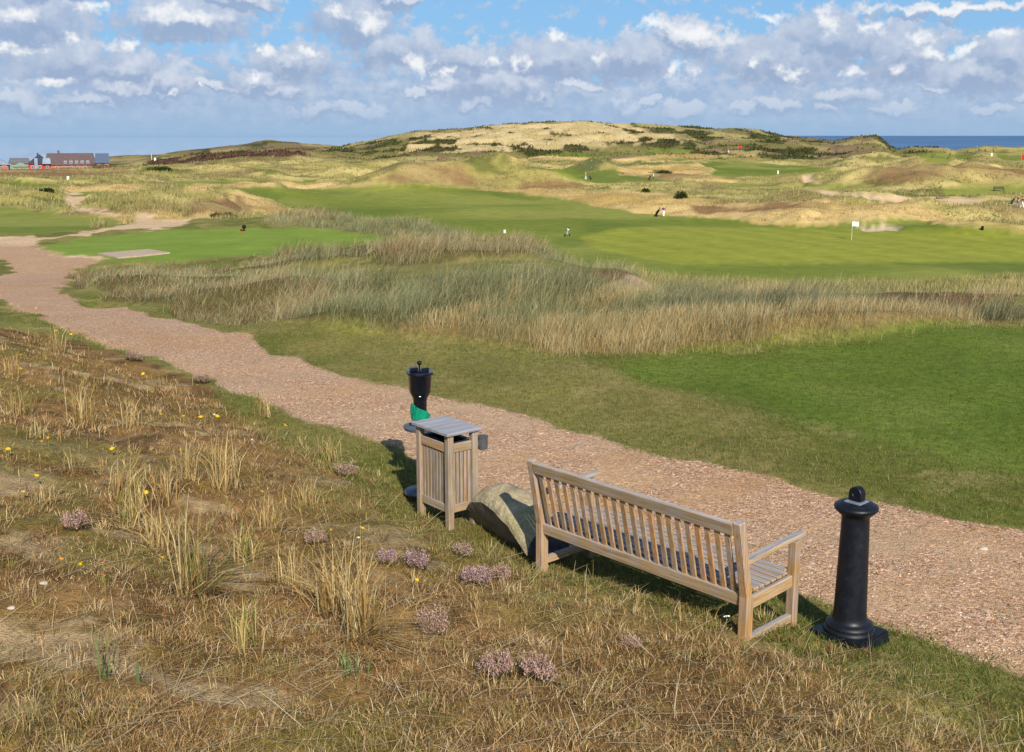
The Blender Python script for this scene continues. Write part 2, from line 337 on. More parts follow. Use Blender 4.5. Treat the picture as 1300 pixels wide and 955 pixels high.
fw = np.clip(blur(foreheath.astype(float), 3)*sstep(0, .15+1.3*vergew, SIDE+(n1-.5)*2.2*vergew+(n2-.5)*.6), 0, 1)
col = mixc(col, heath, fw)
pw = blur(M['path'].astype(float), 3)*np.clip(1-M['turf'], 0, 1)
wear = sstep(.35, .65, fb(1.6, 1.1, 131, 3, 0, 80, 0))
trk = np.exp(-((SIDE+1.05+.25*(n1-.5))/.28)**2)+np.exp(-((SIDE+2.35+.25*(n1-.5))/.28)**2)
pc = mixc(pal(236,196,150)*np.ones(GX.shape+(3,)), pal(218,170,120), np.clip(wear*.6+trk*.6, 0, 1))
pc = mixc(pc, pal(232,204,172), sstep(.52, .7, fb(2.6, 1.4, 133, 3, 0, 80, 0))*.6)
col = mixc(col, pc, pw)
gravelw = pw
# ------------------------------------------------------------------ node helpers
def mat(name):
    m = bpy.data.materials.new(name); m.use_nodes = True; nt = m.node_tree
    b = nt.nodes['Principled BSDF']; return m, nt, b
def N(nt, t, **kw):
    n = nt.nodes.new(t)
    for k, v in kw.items():
        if k.startswith('i_'):
            key = k[2:]; n.inputs[int(key) if key.isdigit() else key].default_value = v
        else: setattr(n, k, v)
    return n
def L(nt, a, ao, b, bi): nt.links.new(a.outputs[ao], b.inputs[bi])
def mix(nt, fac, a, b, mode='MIX'):
    n = nt.nodes.new('ShaderNodeMix'); n.data_type = 'RGBA'; n.blend_type = mode
    for sock, v in ((n.inputs['Factor'], fac), (n.inputs[6], a), (n.inputs[7], b)):
        if isinstance(v, bpy.types.NodeSocket): nt.links.new(v, sock)
        elif isinstance(v, (int, float)): sock.default_value = v
        else: sock.default_value = (*v[:3], 1)
    return n.outputs[2]
def ramp(nt, sock, pts, interp='LINEAR'):
    r = nt.nodes.new('ShaderNodeValToRGB'); r.color_ramp.interpolation = interp
    e = r.color_ramp.elements
    while len(e) < len(pts): e.new(.5)
    for k, (p, c) in enumerate(pts):
        e[k].position = p; e[k].color = (*((c,)*3 if isinstance(c, (int, float)) else c[:3]), 1)
    nt.links.new(sock, r.inputs[0]); return r.outputs[0]
def noise(nt, vec, scale, detail=4, rough=.55):
    n = N(nt, 'ShaderNodeTexNoise', i_Scale=scale, i_Detail=detail, i_Roughness=rough)
    if vec is not None: nt.links.new(vec, n.inputs['Vector'])
    return n.outputs[0]
def mathn(nt, op, a, b=None, clamp=False):
    n = nt.nodes.new('ShaderNodeMath'); n.operation = op; n.use_clamp = clamp
    for s, v in ((n.inputs[0], a), (n.inputs[1], b)):
        if v is None: continue
        if isinstance(v, bpy.types.NodeSocket): nt.links.new(v, s)
        else: s.default_value = v
    return n.outputs[0]
def bump(nt, b, h, strength=.4, dist=.02):
    n = N(nt, 'ShaderNodeBump', i_Strength=strength, i_Distance=dist)
    nt.links.new(h, n.inputs['Height']); L(nt, n, 0, b, 'Normal')

def ground_material(name, kind):
    m, nt, b = mat(name)
    at = N(nt, 'ShaderNodeAttribute', attribute_name='cover')
    geo = N(nt, 'ShaderNodeNewGeometry'); pos = geo.outputs['Position']
    c = at.outputs['Color']
    f1 = noise(nt, pos, 9, 6, .7); f2 = noise(nt, pos, 60, 3, .7); f3 = noise(nt, pos, .55, 5, .65)
    v = ramp(nt, f1, [(.3, .62), (.7, 1.34)]); v2 = ramp(nt, f2, [(.3, .7), (.7, 1.28)]); v3 = ramp(nt, f3, [(.3, .82), (.7, 1.15)])
    c = mix(nt, 1.0, c, v3, 'MULTIPLY')
    if kind == 'lawn':
        v = ramp(nt, f1, [(.3, .88), (.7, 1.12)])
        c = mix(nt, 1.0, c, v, 'MULTIPLY')
        h = noise(nt, pos, 40, 3, .7); bump(nt, b, h, .3, .02)
    elif kind == 'gravel':
        vo = N(nt, 'ShaderNodeTexVoronoi', i_Scale=82.0, i_Randomness=1.0); nt.links.new(pos, vo.inputs['Vector'])
        vo2 = N(nt, 'ShaderNodeTexVoronoi', i_Scale=34.0, i_Randomness=1.0); nt.links.new(pos, vo2.inputs['Vector'])
        hs = N(nt, 'ShaderNodeSeparateColor'); L(nt, vo, 'Color', hs, 0)
        hs2 = N(nt, 'ShaderNodeSeparateColor'); L(nt, vo2, 'Color', hs2, 0)
        stone = ramp(nt, hs.outputs[0], [(0, lin(138,92,66)), (.3, lin(204,156,118)), (.6, lin(228,186,148)), (.85, lin(214,180,152)), (1, lin(244,228,208))])
        big = ramp(nt, hs2.outputs[1], [(0, .55), (.15, .85), (.85, 1.05), (.94, 1.5)])
        stone = mix(nt, 1.0, stone, big, 'MULTIPLY')
        patch = noise(nt, pos, 1.3, 4, .6); pf = ramp(nt, patch, [(.36, .3), (.58, .95)])
        c = mix(nt, 1.0, c, v2, 'MULTIPLY')
        c = mix(nt, pf, c, stone)
        gap = ramp(nt, vo.outputs['Distance'], [(.0, 1.1), (.55, .55)])
        c = mix(nt, .8, c, mix(nt, 1.0, c, gap, 'MULTIPLY'))
        hh = mathn(nt, 'ADD', vo.outputs['Distance'], mathn(nt, 'MULTIPLY', vo2.outputs['Distance'], 1.2))
        hh = mathn(nt, 'MULTIPLY', hh, -1.0); bump(nt, b, hh, .55, .009)
    else:
        c = mix(nt, 1.0, c, v, 'MULTIPLY'); c = mix(nt, .8, c, mix(nt, 1.0, c, v2, 'MULTIPLY'))
        bump(nt, b, mathn(nt, 'ADD', f1, f2), .8, .03)
    nt.links.new(c, b.inputs['Base Color']); b.inputs['Roughness'].default_value = .95
    b.inputs['Specular IOR Level'].default_value = .12
    return m
GM = {'rough': ground_material('dune_ground', 'rough'), 'lawn': ground_material('mown_grass', 'lawn'), 'gravel': ground_material('gravel', 'gravel')}

def tag(o, label=None, cat=None, group=None, kind=None):
    if label: o['label'] = label
    if cat: o['category'] = cat
    if group: o['group'] = group
    if kind: o['kind'] = kind
    return o
def np_mesh(name, V, faces_flat, counts, mats, attr=None, parent=None, smooth=False, matidx=None):
    me = bpy.data.meshes.new(name)
    me.vertices.add(len(V)); me.vertices.foreach_set('co', np.ascontiguousarray(V, np.float32).ravel())
    me.loops.add(len(faces_flat)); me.loops.foreach_set('vertex_index', np.ascontiguousarray(faces_flat, np.int32))
    st = np.concatenate([[0], np.cumsum(counts)[:-1]])
    me.polygons.add(len(counts)); me.polygons.foreach_set('loop_start', st.astype(np.int32))
    if smooth: me.polygons.foreach_set('use_smooth', np.ones(len(counts), bool))
    if matidx is not None: me.polygons.foreach_set('material_index', matidx.astype(np.int32))
    me.update(calc_edges=True); me.validate()
    for k, a in (attr or {}).items():
        at = me.color_attributes.new(k, 'FLOAT_COLOR', 'POINT')
        a4 = np.ones((len(V), 4), np.float32); a4[:, :3] = a; at.data.foreach_set('color', a4.ravel())
    for m in (mats if isinstance(mats, (list, tuple)) else [mats]): me.materials.append(m)
    o = bpy.data.objects.new(name, me); C.objects.link(o)
    if parent: o.parent = parent
    return o
# split the one continuous ground sheet into its covers
def cellmask(m): return m[:-1, :-1]
zone = np.zeros((NR-1, NC-1), int)
zone[cellmask(pw > .5)] = 1
zone[cellmask(M['sand'])] = 2
zone[cellmask(M['lawn'])] = 3
zone[cellmask(M['green'])] = 4
zone[cellmask(M['tee'])] = 5
zone[cellmask(M['bunker'])] = 6
zone[cellmask((SIDE > .15) & (RR < 22))] = np.where(cellmask((SIDE > .15) & (RR < 22)) [cellmask((SIDE > .15) & (RR < 22))], 7, 0)
zone[cellmask(far > .5) & (zone == 0)] = 8
idx = np.arange(NR*NC).reshape(NR, NC)
quads = np.stack([idx[:-1, :-1], idx[:-1, 1:], idx[1:, 1:], idx[1:, :-1]], -1)
VV = np.stack([GX, GY, GZ], -1).reshape(-1, 3); CC = col.reshape(-1, 3)
ZN = [('ground', 'rough'), ('gravel_path', 'gravel'), ('sand_track', 'rough'), ('fairway', 'lawn'), ('putting_green', 'lawn'), ('tee_lawn', 'lawn'), ('sand_bunker', 'lawn'), ('near_dune', 'rough'), ('hills', 'rough')]
for k, (nm, mk) in enumerate(ZN):
    q = quads[zone == k].reshape(-1, 4)
    if not len(q): print('EMPTY ZONE', nm); continue
    u, inv = np.unique(q, return_inverse=True)
    tag(np_mesh(nm, VV[u], inv.ravel(), np.full(len(q), 4), GM[mk], {'cover': CC[u]}, smooth=True), kind='structure')
# sampling of the finished ground
def spot(px, py, dmin=3.0, dmax=2500.):
    """a point of the finished ground seen at this pixel"""
    rx, ry, rz = ray(px, py); n = math.hypot(rx, ry); rx, ry, rz = rx/n, ry/n, rz/n
    ds = np.exp(np.linspace(math.log(dmin), math.log(dmax), 4000))
    g = CAMZ+rz*ds-gsample(rx*ds, ry*ds)
    i = np.argmax(g <= 0) if (g <= 0).any() else len(ds)-1
    d = ds[i]; return Vector((rx*d, ry*d, float(gsample(rx*d, ry*d))))

# ------------------------------------------------------------------ water
def water(name, a0, a1, colr, rough, bscale):
    V = [(0, 0, -16)]; n = 40; R = 55000
    V = []; Fc = []
    for i in range(n+1):
        a = math.radians(a0+(a1-a0)*i/n)
        V += [(700*math.sin(a), 700*math.cos(a), -16), (R*math.sin(a), R*math.cos(a), -16)]
        if i: Fc += [2*i-2, 2*i, 2*i+1, 2*i-1]
    m, nt, b = mat(name)
    geo = N(nt, 'ShaderNodeNewGeometry')
    mp = N(nt, 'ShaderNodeMapping'); mp.inputs['Scale'].default_value = (.004, .0012, 1); L(nt, geo, 'Position', mp, 0)
    f = noise(nt, mp.outputs[0], 1.0, 5, .6)
    c = mix(nt, ramp(nt, f, [(.35, 0), (.65, 1)]), lin(*colr[0]), lin(*colr[1]))
    nt.links.new(c, b.inputs['Base Color']); b.inputs['Roughness'].default_value = rough
    b.inputs['Specular IOR Level'].default_value = .25 if rough > .3 else .5
    if not bscale: b.inputs['Metallic'].default_value = 1; b.inputs['Base Color'].default_value = (.97, .98, 1, 1); nt.links.remove(b.inputs['Base Color'].links[0])
    if bscale:
      mp2 = N(nt, 'ShaderNodeMapping'); mp2.inputs['Scale'].default_value = (bscale, bscale, 1); L(nt, geo, 'Position', mp2, 0)
      bump(nt, b, noise(nt, mp2.outputs[0], 1, 4, .6), .4, .6)
    o = np_mesh(name, np.array(V, float), np.array(Fc), np.full(n, 4), m); tag(o, kind='structure'); return o
water('sea', 3, 178, ((58,92,130), (84,120,156)), .55, .05)
water('lagoon', -178, 2.99, ((120,152,190), (130,160,196)), .02, 0)

# ------------------------------------------------------------------ sky, clouds and sun
SUN_EL = math.radians(33); SUN_AZ = math.radians(165.0)      # azimuth measured from +Y towards +X
w = bpy.data.worlds.new('World'); S.world = w; w.use_nodes = True; nt = w.node_tree
bg = nt.nodes['Background']; bg.inputs['Strength'].default_value = .1
sky = nt.nodes.new('ShaderNodeTexSky'); sky.sky_type = 'NISHITA'; sky.sun_disc = False
sky.sun_elevation = SUN_EL; sky.sun_rotation = SUN_AZ; sky.air_density = 1.0; sky.dust_density = .3; sky.ozone_density = 2.5; sky.altitude = 20
tc = nt.nodes.new('ShaderNodeTexCoord')
sep = nt.nodes.new('ShaderNodeSeparateXYZ'); L(nt, tc, 'Generated', sep, 0)
x, y, z = sep.outputs
azn = mathn(nt, 'ARCTAN2', x, y)
hyp = mathn(nt, 'SQRT', mathn(nt, 'ADD', mathn(nt, 'MULTIPLY', x, x), mathn(nt, 'MULTIPLY', y, y)))
eln = mathn(nt, 'ARCTAN2', z, hyp)
D2 = 180/PI
ad = mathn(nt, 'MULTIPLY', azn, D2); ed = mathn(nt, 'MULTIPLY', eln, D2)
cmb = nt.nodes.new('ShaderNodeCombineXYZ'); nt.links.new(ad, cmb.inputs[0]); nt.links.new(ed, cmb.inputs[1])
P = cmb.outputs[0]
def vm(op, a, b):
    n = nt.nodes.new('ShaderNodeVectorMath'); n.operation = op
    for s, v in ((n.inputs[0], a), (n.inputs[1], b)):
        if isinstance(v, bpy.types.NodeSocket): nt.links.new(v, s)
        elif v is not None: s.default_value = v
    return n.outputs[1] if op == 'LENGTH' else n.outputs[0]
def nz(vec, scale, detail=5, rough=.6, color=False):
    n = N(nt, 'ShaderNodeTexNoise', i_Scale=scale, i_Detail=detail, i_Roughness=rough); nt.links.new(vec, n.inputs['Vector'])
    return n.outputs[1 if color else 0]
warp = vm('MULTIPLY', vm('SUBTRACT', nz(P, .42, 4, .55, True), (.5, .5, .5)), (4.2, 2.0, 0))
warp2 = vm('MULTIPLY', vm('SUBTRACT', nz(P, 2.0, 5, .55, True), (.5, .5, .5)), (1.1, .8, 0))
Q = vm('ADD', vm('ADD', P, warp), warp2)
# clouds as photographed: (x, y, half width, half height) in photograph pixels
def ae(px, py):
    return math.degrees(math.atan((px-CX)/F*1/(cp-(py-CY)/F*sp))), math.degrees(math.atan((CY-py)/F)-PITCH)
def field(lst, vec):
    acc = None
    for (px, py, hw, hh) in lst:
        a, e = ae(px, py); k = math.degrees(1/F)
        d = vm('LENGTH', vm('MULTIPLY', vm('SUBTRACT', vec, (a, e, 0)), (1/(hw*k), 1/(hh*k), 0)), None)
        v = mathn(nt, 'SUBTRACT', 1.0, d)
        acc = v if acc is None else mathn(nt, 'MAXIMUM', acc, v)
    return acc
BIG = [(30,35,120,60),(95,85,100,45),(235,30,105,42),(160,95,80,30),(455,22,70,50),(510,65,70,36),(590,80,70,32),(700,75,90,42),(800,75,80,40),(880,50,70,32),(980,75,110,48),(1060,50,80,48),
       (1150,70,90,50),(1240,100,90,34),(1290,80,60,40),(370,80,60,36),(330,105,60,28),(640,110,110,32),(60,0,90,20),(300,0,70,14),(210,110,60,26),(500,-6,50,14),(1200,20,110,9)]
import random as _r; _q = _r.Random(5)
for _k in range(26): BIG.append((_k*52+_q.uniform(-18, 18), _q.uniform(108, 142), _q.uniform(26, 60), _q.uniform(9, 18)))
WHITE = [(240,30,70,12),(205,22,40,12),(160,62,20,12),(314,96,16,11),(20,30,40,14),(120,20,30,9),(20,72,30,9),(62,112,46,8),(352,62,16,11),(385,72,14,9),(537,86,17,18),(622,78,20,12),(662,80,14,18),(706,44,18,12),(770,68,20,12),
         (885,46,70,20),(830,36,30,14),(862,95,16,14),(955,82,22,10),(1056,26,20,22),(1110,44,20,12),(1172,56,22,15),(1196,74,30,12),(1240,70,20,10),(1275,56,18,9),(1078,92,16,9),(470,24,28,18),(425,14,24,12),
         (1200,20,120,8),(985,22,34,8),(1004,92,24,10),(560,96,12,8),(212,122,14,5),(262,120,10,5),(1130,88,22,10),(90,60,26,10)]
g = field(BIG, Q); wf = field(WHITE, Q)
softl = [(_k*43+_q.uniform(-20, 20), _q.uniform(60, 128), _q.uniform(16, 34), _q.uniform(6, 13)) for _k in range(31)]
sf = field(softl, Q)
Qu = vm('ADD', Q, (.1, .34, 0)); gu = field(BIG, Qu)          # the same heaps sampled a little nearer the sun
fine = nz(P, 3.6, 5, .5); med = nz(P, 1.25, 6, .55); low = nz(vm('MULTIPLY', P, (1, 2.4, 0)), .8, 5, .55)
fineC = mathn(nt, 'MULTIPLY', mathn(nt, 'SUBTRACT', fine, .5), .48)
medC = mathn(nt, 'MULTIPLY', mathn(nt, 'SUBTRACT', med, .5), 1.0)
gd = mathn(nt, 'ADD', mathn(nt, 'ADD', g, fineC), medC)
gmask = ramp(nt, gd, [(.06, 0), (.42, .94)], 'EASE')
wd = mathn(nt, 'ADD', mathn(nt, 'ADD', wf, mathn(nt, 'MULTIPLY', fineC, 1.3)), mathn(nt, 'MULTIPLY', medC, .6))
wmask = ramp(nt, wd, [(.05, 0), (1.05, 1)], 'EASE')
sd_ = mathn(nt, 'ADD', mathn(nt, 'ADD', sf, mathn(nt, 'MULTIPLY', fineC, 1.2)), mathn(nt, 'MULTIPLY', medC, .7))
smask = ramp(nt, sd_, [(.1, 0), (1.0, .34)], 'EASE')
layer = mathn(nt, 'ADD', med, mathn(nt, 'MULTIPLY', mathn(nt, 'SUBTRACT', low, .5), .7))
lt = N(nt, 'ShaderNodeMapRange'); nt.links.new(ed, lt.inputs[0]); lt.inputs[1].default_value = 1.6; lt.inputs[2].default_value = 5.0; lt.inputs[3].default_value = .42; lt.inputs[4].default_value = -.06
cover = ramp(nt, mathn(nt, 'ADD', layer, lt.outputs[0]), [(.46, 0), (.70, 1)], 'EASE')
def C3(r, g_, b): return tuple(lin(r, g_, b)*10/2**S.view_settings.exposure)      # background strength is 0.1
hz = N(nt, 'ShaderNodeMapRange'); nt.links.new(ed, hz.inputs[0]); hz.inputs[1].default_value = -.6; hz.inputs[2].default_value = 3.0
hzc = mix(nt, hz.outputs[0], C3(150,184,219), C3(174,194,219))
blue = mix(nt, .85, sky.outputs[0], C3(128,184,234))
slope = mathn(nt, 'SUBTRACT', g, gu)                          # >0 where the heap thins toward the sun: its lit rim
lit = mathn(nt, 'ADD', mathn(nt, 'MULTIPLY', slope, 1.1), mathn(nt, 'ADD', mathn(nt, 'MULTIPLY', medC, .8), mathn(nt, 'ADD', mathn(nt, 'MULTIPLY', fineC, .3), .40)))
greyc = mix(nt, ramp(nt, lit, [(.22, 0), (.85, 1)]), C3(156,176,207), C3(212,221,235))
layc = mix(nt, ramp(nt, layer, [(.35, 0), (.66, 1)]), C3(158,184,217), C3(186,203,226))
c = mix(nt, cover, blue, layc)
c = mix(nt, gmask, c, greyc)
c = mix(nt, smask, c, C3(222,228,238))
c = mix(nt, mathn(nt, 'MULTIPLY', wmask, .95), c, C3(246,248,250))
# distance veil above the horizon
veil = N(nt, 'ShaderNodeMapRange'); nt.links.new(ed, veil.inputs[0]); veil.inputs[1].default_value = .0; veil.inputs[2].default_value = 2.5; veil.inputs[3].default_value = .97; veil.inputs[4].default_value = 0
c = mix(nt, veil.outputs[0], c, hzc)
# far overhead and behind, leave the physical sky with scattered clouds
up = N(nt, 'ShaderNodeMapRange'); nt.links.new(ed, up.inputs[0]); up.inputs[1].default_value = 9; up.inputs[2].default_value = 20
hi = mix(nt, ramp(nt, nz(tc.outputs['Generated'], 3.0, 6, .6), [(.55, 0), (.7, .5)]), sky.outputs[0], C3(190,200,215))
c = mix(nt, up.outputs[0], c, hi)
nt.links.new(c, bg.inputs[0])
sd = bpy.data.lights.new('sun', 'SUN'); sd.energy = 5.0; sd.angle = math.radians(.5); sd.color = (1, .93, .82)
so = bpy.data.objects.new('sun', sd); C.objects.link(so)
svec = Vector((math.sin(SUN_AZ)*math.cos(SUN_EL), math.cos(SUN_AZ)*math.cos(SUN_EL), math.sin(SUN_EL)))
so.rotation_euler = svec.to_track_quat('Z', 'Y').to_euler()
# ------------------------------------------------------------------ object helpers
def empty(name, loc, rz=0, label=None, cat=None, group=None):
    o = bpy.data.objects.new(name, None); C.objects.link(o); o.empty_display_size = .1
    o.location = loc; o.rotation_euler = (0, 0, rz); return tag(o, label, cat, group)
def obj(name, bm, m, parent=None, smooth=False, loc=None, auto=None):
    me = bpy.data.meshes.new(name); bmesh.ops.recalc_face_normals(bm, faces=bm.faces); bm.to_mesh(me); bm.free()
    if smooth:
        me.polygons.foreach_set('use_smooth', [True]*len(me.polygons))
        if auto: me.set_sharp_from_angle(angle=math.radians(auto))
    for k in (m if isinstance(m, (list, tuple)) else [m]): me.materials.append(k)
    o = bpy.data.objects.new(name, me); C.objects.link(o)
    if parent: o.parent = parent
    if loc: o.location = loc
    return o
def beam(bm, p0, p1, w, h, up=(0, 0, 1), bev=.004, mi=0):
    """square timber from p0 to p1, w across, h along up"""
    p0 = Vector(p0); p1 = Vector(p1); d = (p1-p0); Ln = d.length; d.normalize(); up = Vector(up)
    sx = d.cross(up).normalized(); uz = sx.cross(d).normalized()
    r = bmesh.ops.create_cube(bm, size=1); M4 = Matrix((sx*w, d*Ln, uz*h)).transposed().to_4x4(); M4.translation = (p0+p1)/2
    bmesh.ops.transform(bm, matrix=M4, verts=r['verts'])
    fs = {f for v in r['verts'] for f in v.link_faces}
    for f in fs: f.material_index = mi
    if bev: bmesh.ops.bevel(bm, geom=list({e for v in r['verts'] for e in v.link_edges}), offset=bev, segments=1, affect='EDGES')
    return bm
def box(bm, x0, x1, y0, y1, z0, z1, bev=.004, mi=0):
    return beam(bm, ((x0+x1)/2, y0, (z0+z1)/2), ((x0+x1)/2, y1, (z0+z1)/2), x1-x0, z1-z0, bev=bev, mi=mi)
def lathe(bm, prof, seg=40, c=(0, 0, 0), sq=None):
    rings = []
    for (r, z) in prof:
        ring = []
        for i in range(seg):
            a = 2*PI*(i+.5)/seg; rr_ = r
            if sq: ca, sa = abs(math.cos(a)), abs(math.sin(a)); rr_ = r/((ca**sq+sa**sq)**(1/sq))
            ring.append(bm.verts.new((c[0]+rr_*math.cos(a), c[1]+rr_*math.sin(a), c[2]+z)))
        rings.append(ring)
    for a, b in zip(rings, rings[1:]):
        for i in range(seg): bm.faces.new((a[i], a[(i+1) % seg], b[(i+1) % seg], b[i]))
    bm.faces.new(rings[0][::-1]); bm.faces.new(rings[-1]); return bm
def plain(name, c, rough=.6, spec=.4, metal=0, var=.12, scale=30, b_=.0):
    m, nt, b = mat(name)
    tcn = nt.nodes.new('ShaderNodeTexCoord'); f = noise(nt, tcn.outputs['Object'], scale, 4, .6)
    cc = mix(nt, 1.0, tuple(c), ramp(nt, f, [(.3, 1-var), (.7, 1+var)]), 'MULTIPLY')
    nt.links.new(cc, b.inputs['Base Color']); b.inputs['Roughness'].default_value = rough; b.inputs['Metallic'].default_value = metal
    b.inputs['Specular IOR Level'].default_value = spec
    if b_: bump(nt, b, f, b_, .01)
    return m
def wood(name, axis, warm, silver=.75):
    m, nt, b = mat(name)
    tcn = nt.nodes.new('ShaderNodeTexCoord'); oi = nt.nodes.new('ShaderNodeObjectInfo')
    off = N(nt, 'ShaderNodeVectorMath', operation='ADD'); L(nt, tcn, 'Object', off, 0)
    cx = nt.nodes.new('ShaderNodeCombineXYZ'); 
    for k in range(3): nt.links.new(mathn(nt, 'MULTIPLY', oi.outputs['Random'], 7.0+k), cx.inputs[k])
    L(nt, cx, 0, off, 1)
    mp = nt.nodes.new('ShaderNodeMapping'); sc = [70, 70, 70]; sc[axis] = 3.0; mp.inputs['Scale'].default_value = sc; L(nt, off, 0, mp, 0)
    f = noise(nt, mp.outputs[0], 1.0, 5, .65)
    g2 = noise(nt, off.outputs[0], 6, 4, .6)
    cc = ramp(nt, f, [(.25, lin(*[k*.66 for k in warm])), (.5, lin(*warm)), (.75, lin(*[min(255, k*1.14) for k in warm]))])
    rn = ramp(nt, oi.outputs['Random'], [(0, (.80, .80, .82)), (.5, (1, 1, 1)), (.85, (1.1, 1.02, .95)), (1, (1.15, .92, .74))])
    cc = mix(nt, 1.0, cc, rn, 'MULTIPLY')
    grey = ramp(nt, f, [(.25, lin(112,110,114)), (.7, lin(172,174,182))])
    cc = mix(nt, ramp(nt, g2, [(.4, 0), (.7, .45)]), cc, grey)
    geo = nt.nodes.new('ShaderNodeNewGeometry'); sn = nt.nodes.new('ShaderNodeSeparateXYZ'); L(nt, geo, 'Normal', sn, 0)
    topf = ramp(nt, sn.outputs[2], [(.6, 0), (.9, silver)])
    cc = mix(nt, topf, cc, grey)          # exposed top faces have silvered with weather
    nt.links.new(cc, b.inputs['Base Color']); b.inputs['Roughness'].default_value = .72; b.inputs['Specular IOR Level'].default_value = .3
    bump(nt, b, f, .35, .004); return m
WX, WY, WZ = wood('weathered_teak_x', 0, (162,136,98)), wood('weathered_teak_y', 1, (164,138,98)), wood('weathered_teak_z', 2, (166,132,88))
WG = wood('grey_teak_z', 2, (144,124,96)); WTOP = wood('silver_teak', 0, (150,148,150), .9)

# ------------------------------------------------------------------ park bench
Z0 = -.085
bench = empty('park_bench', (.231, 8.049, Z0), math.atan2(-.730, .683), 'long weathered teak park bench with slatted back, seen from behind, beside the gravel path', 'bench')
LB = 1.872; DP = .60; HB = .945
def rake(z): return -.02-.11*max(0, (z-.40))/(HB-.40)
for x0 in (0, LB):
    s_ = .032*(1 if x0 == 0 else -1); xx = x0+s_*0
    bm = bmesh.new(); beam(bm, (xx, 0, -.12), (xx, 0, .42), .064, .075, up=(0, 1, 0)); beam(bm, (xx, -.004, .405), (xx, -.115, HB), .0635, .06, up=(0, 1, 0), bev=.006)
    obj('leg', bm, WZ, bench)
    bm = bmesh.new(); beam(bm, (xx, DP-.06, -.1), (xx, DP-.06, .655), .062, .062, up=(0, 1, 0)); obj('leg', bm, WZ, bench)
    bm = bmesh.new(); 
    beam(bm, (xx, -.03, .655), (xx, .28, .674), .062, .032, bev=.005); beam(bm, (xx, .279, .674), (xx, DP+.035, .686), .0625, .03, bev=.006); obj('armrest', bm, WY, bench)
    bm = bmesh.new(); beam(bm, (xx, .03, .36), (xx, DP-.09, .375), .03, .085); obj('side_rail', bm, WY, bench)
    bm = bmesh.new(); beam(bm, (xx, .035, .11), (xx, DP-.09, .11), .042, .055); obj('stretcher', bm, WY, bench)
bm = bmesh.new(); beam(bm, (.03, rake(HB-.06), HB-.055), (LB-.03, rake(HB-.06), HB-.055), .036, .088, up=(0, -.2, 1), bev=.006); obj('top_rail', bm, WX, bench)
bm = bmesh.new(); beam(bm, (.03, -.006, .385), (LB-.03, -.006, .385), .034, .088, up=(0, -.1, 1), bev=.005); obj('back_rail', bm, WX, bench)
bm = bmesh.new(); beam(bm, (.03, DP-.06, .375), (LB-.03, DP-.06, .375), .03, .08, bev=.005); obj('front_rail', bm, WX, bench)
NS = 22
for i in range(NS):
    x = .03+(LB-.06)*(i+.75)/(NS+.5)
    bm = bmesh.new(); beam(bm, (x, -.008, .425), (x, rake(HB-.09)+.002, HB-.095), .043, .014, up=(0, 1, .1), bev=.003); obj('back_slat', bm, WZ, bench)
for i in range(8):
    y = .045+.067*i; z = .432+.002*abs(i-3)
    bm = bmesh.new(); beam(bm, (-.0 if 0 < i < 7 else .035, y, z), (LB-(0 if 0 < i < 7 else .035), y, z), .052, .02, bev=.004); obj('seat_slat', bm, WX, bench)
for x in (LB*.34, LB*.67):
    bm = bmesh.new(); beam(bm, (x, .03, .385), (x, DP-.09, .385), .03, .06); obj('seat_bearer', bm, WY, bench)

# ------------------------------------------------------------------ litter bin
u_ = Vector((-.63, .777, 0)); binz = -.04; bh = .81
b_ = empty('litter_bin', (-.545, 8.995, binz), math.atan2(.63, .777), 'weathered wooden slatted litter bin with a flat grey top, left of the boulder', 'litter bin')
BX, BY = .374, .546                     # x runs along the right hand face, y along the left hand face
PW = .058; IN = .028
cor = [(IN+PW/2, IN+PW/2), (BX-IN-PW/2, IN+PW/2), (IN+PW/2, BY-IN-PW/2), (BX-IN-PW/2, BY-IN-PW/2)]
for k, (x, y) in enumerate(cor):
    bm = bmesh.new(); beam(bm, (x, y, -.06), (x, y, bh-.028), PW, PW, up=(0, 1, 0), bev=.004); obj('post', bm, WG, b_)
bm = bmesh.new(); 
for i in range(5):
    y0 = BY*i/5; box(bm, .0, BX, y0+.0015, y0+BY/5-.0015, bh-.026, bh, bev=.003)
obj('lid', bm, WTOP, b_)
def side(p0, p1, n, out):
    d = (Vector(p1)-Vector(p0)); t = d.normalized()
    bm = bmesh.new(); beam(bm, (*p0, .66), (*p1, .66), .03, .075); obj('top_rail', bm, WX if abs(t.x) > .5 else WY, b_)
    bm = bmesh.new(); beam(bm, (*p0, .12), (*p1, .12), .03, .07); obj('bottom_rail', bm, WX if abs(t.x) > .5 else WY, b_)
    for i in range(n):
        c = Vector(p0)+d*((i+.5)/n); w_ = d.length/n*.74
        bm = bmesh.new(); beam(bm, (c.x-out[0]*.006, c.y-out[1]*.006, .10), (c.x-out[0]*.006, c.y-out[1]*.006, .68), .016 if abs(t.y) > .5 else w_, .016 if abs(t.x) > .5 else w_, up=(0, 1, 0), bev=.002)
        obj('side_slat', bm, WG, b_)
a0 = IN+PW; c0_ = IN+PW/2
side((c0_, a0), (c0_, BY-a0), 8, (-1, 0)); side((a0, c0_), (BX-a0, c0_), 5, (0, -1))
side((BX-c0_, a0), (BX-c0_, BY-a0), 8, (1, 0)); side((a0, BY-c0_), (BX-a0, BY-c0_), 5, (0, 1))
black = plain('black_plastic', (.012, .012, .014), .45, .4, var=.2)
bm = bmesh.new(); x0, x1, y0, y1 = c0_+.03, BX-c0_-.03, c0_+.03, BY-c0_-.03
o_ = [(x0, y0), (x1, y0), (x1, y1), (x0, y1)]; vs = [[bm.verts.new((a, b2, z)) for a, b2 in o_] for z in (.10, .70)]
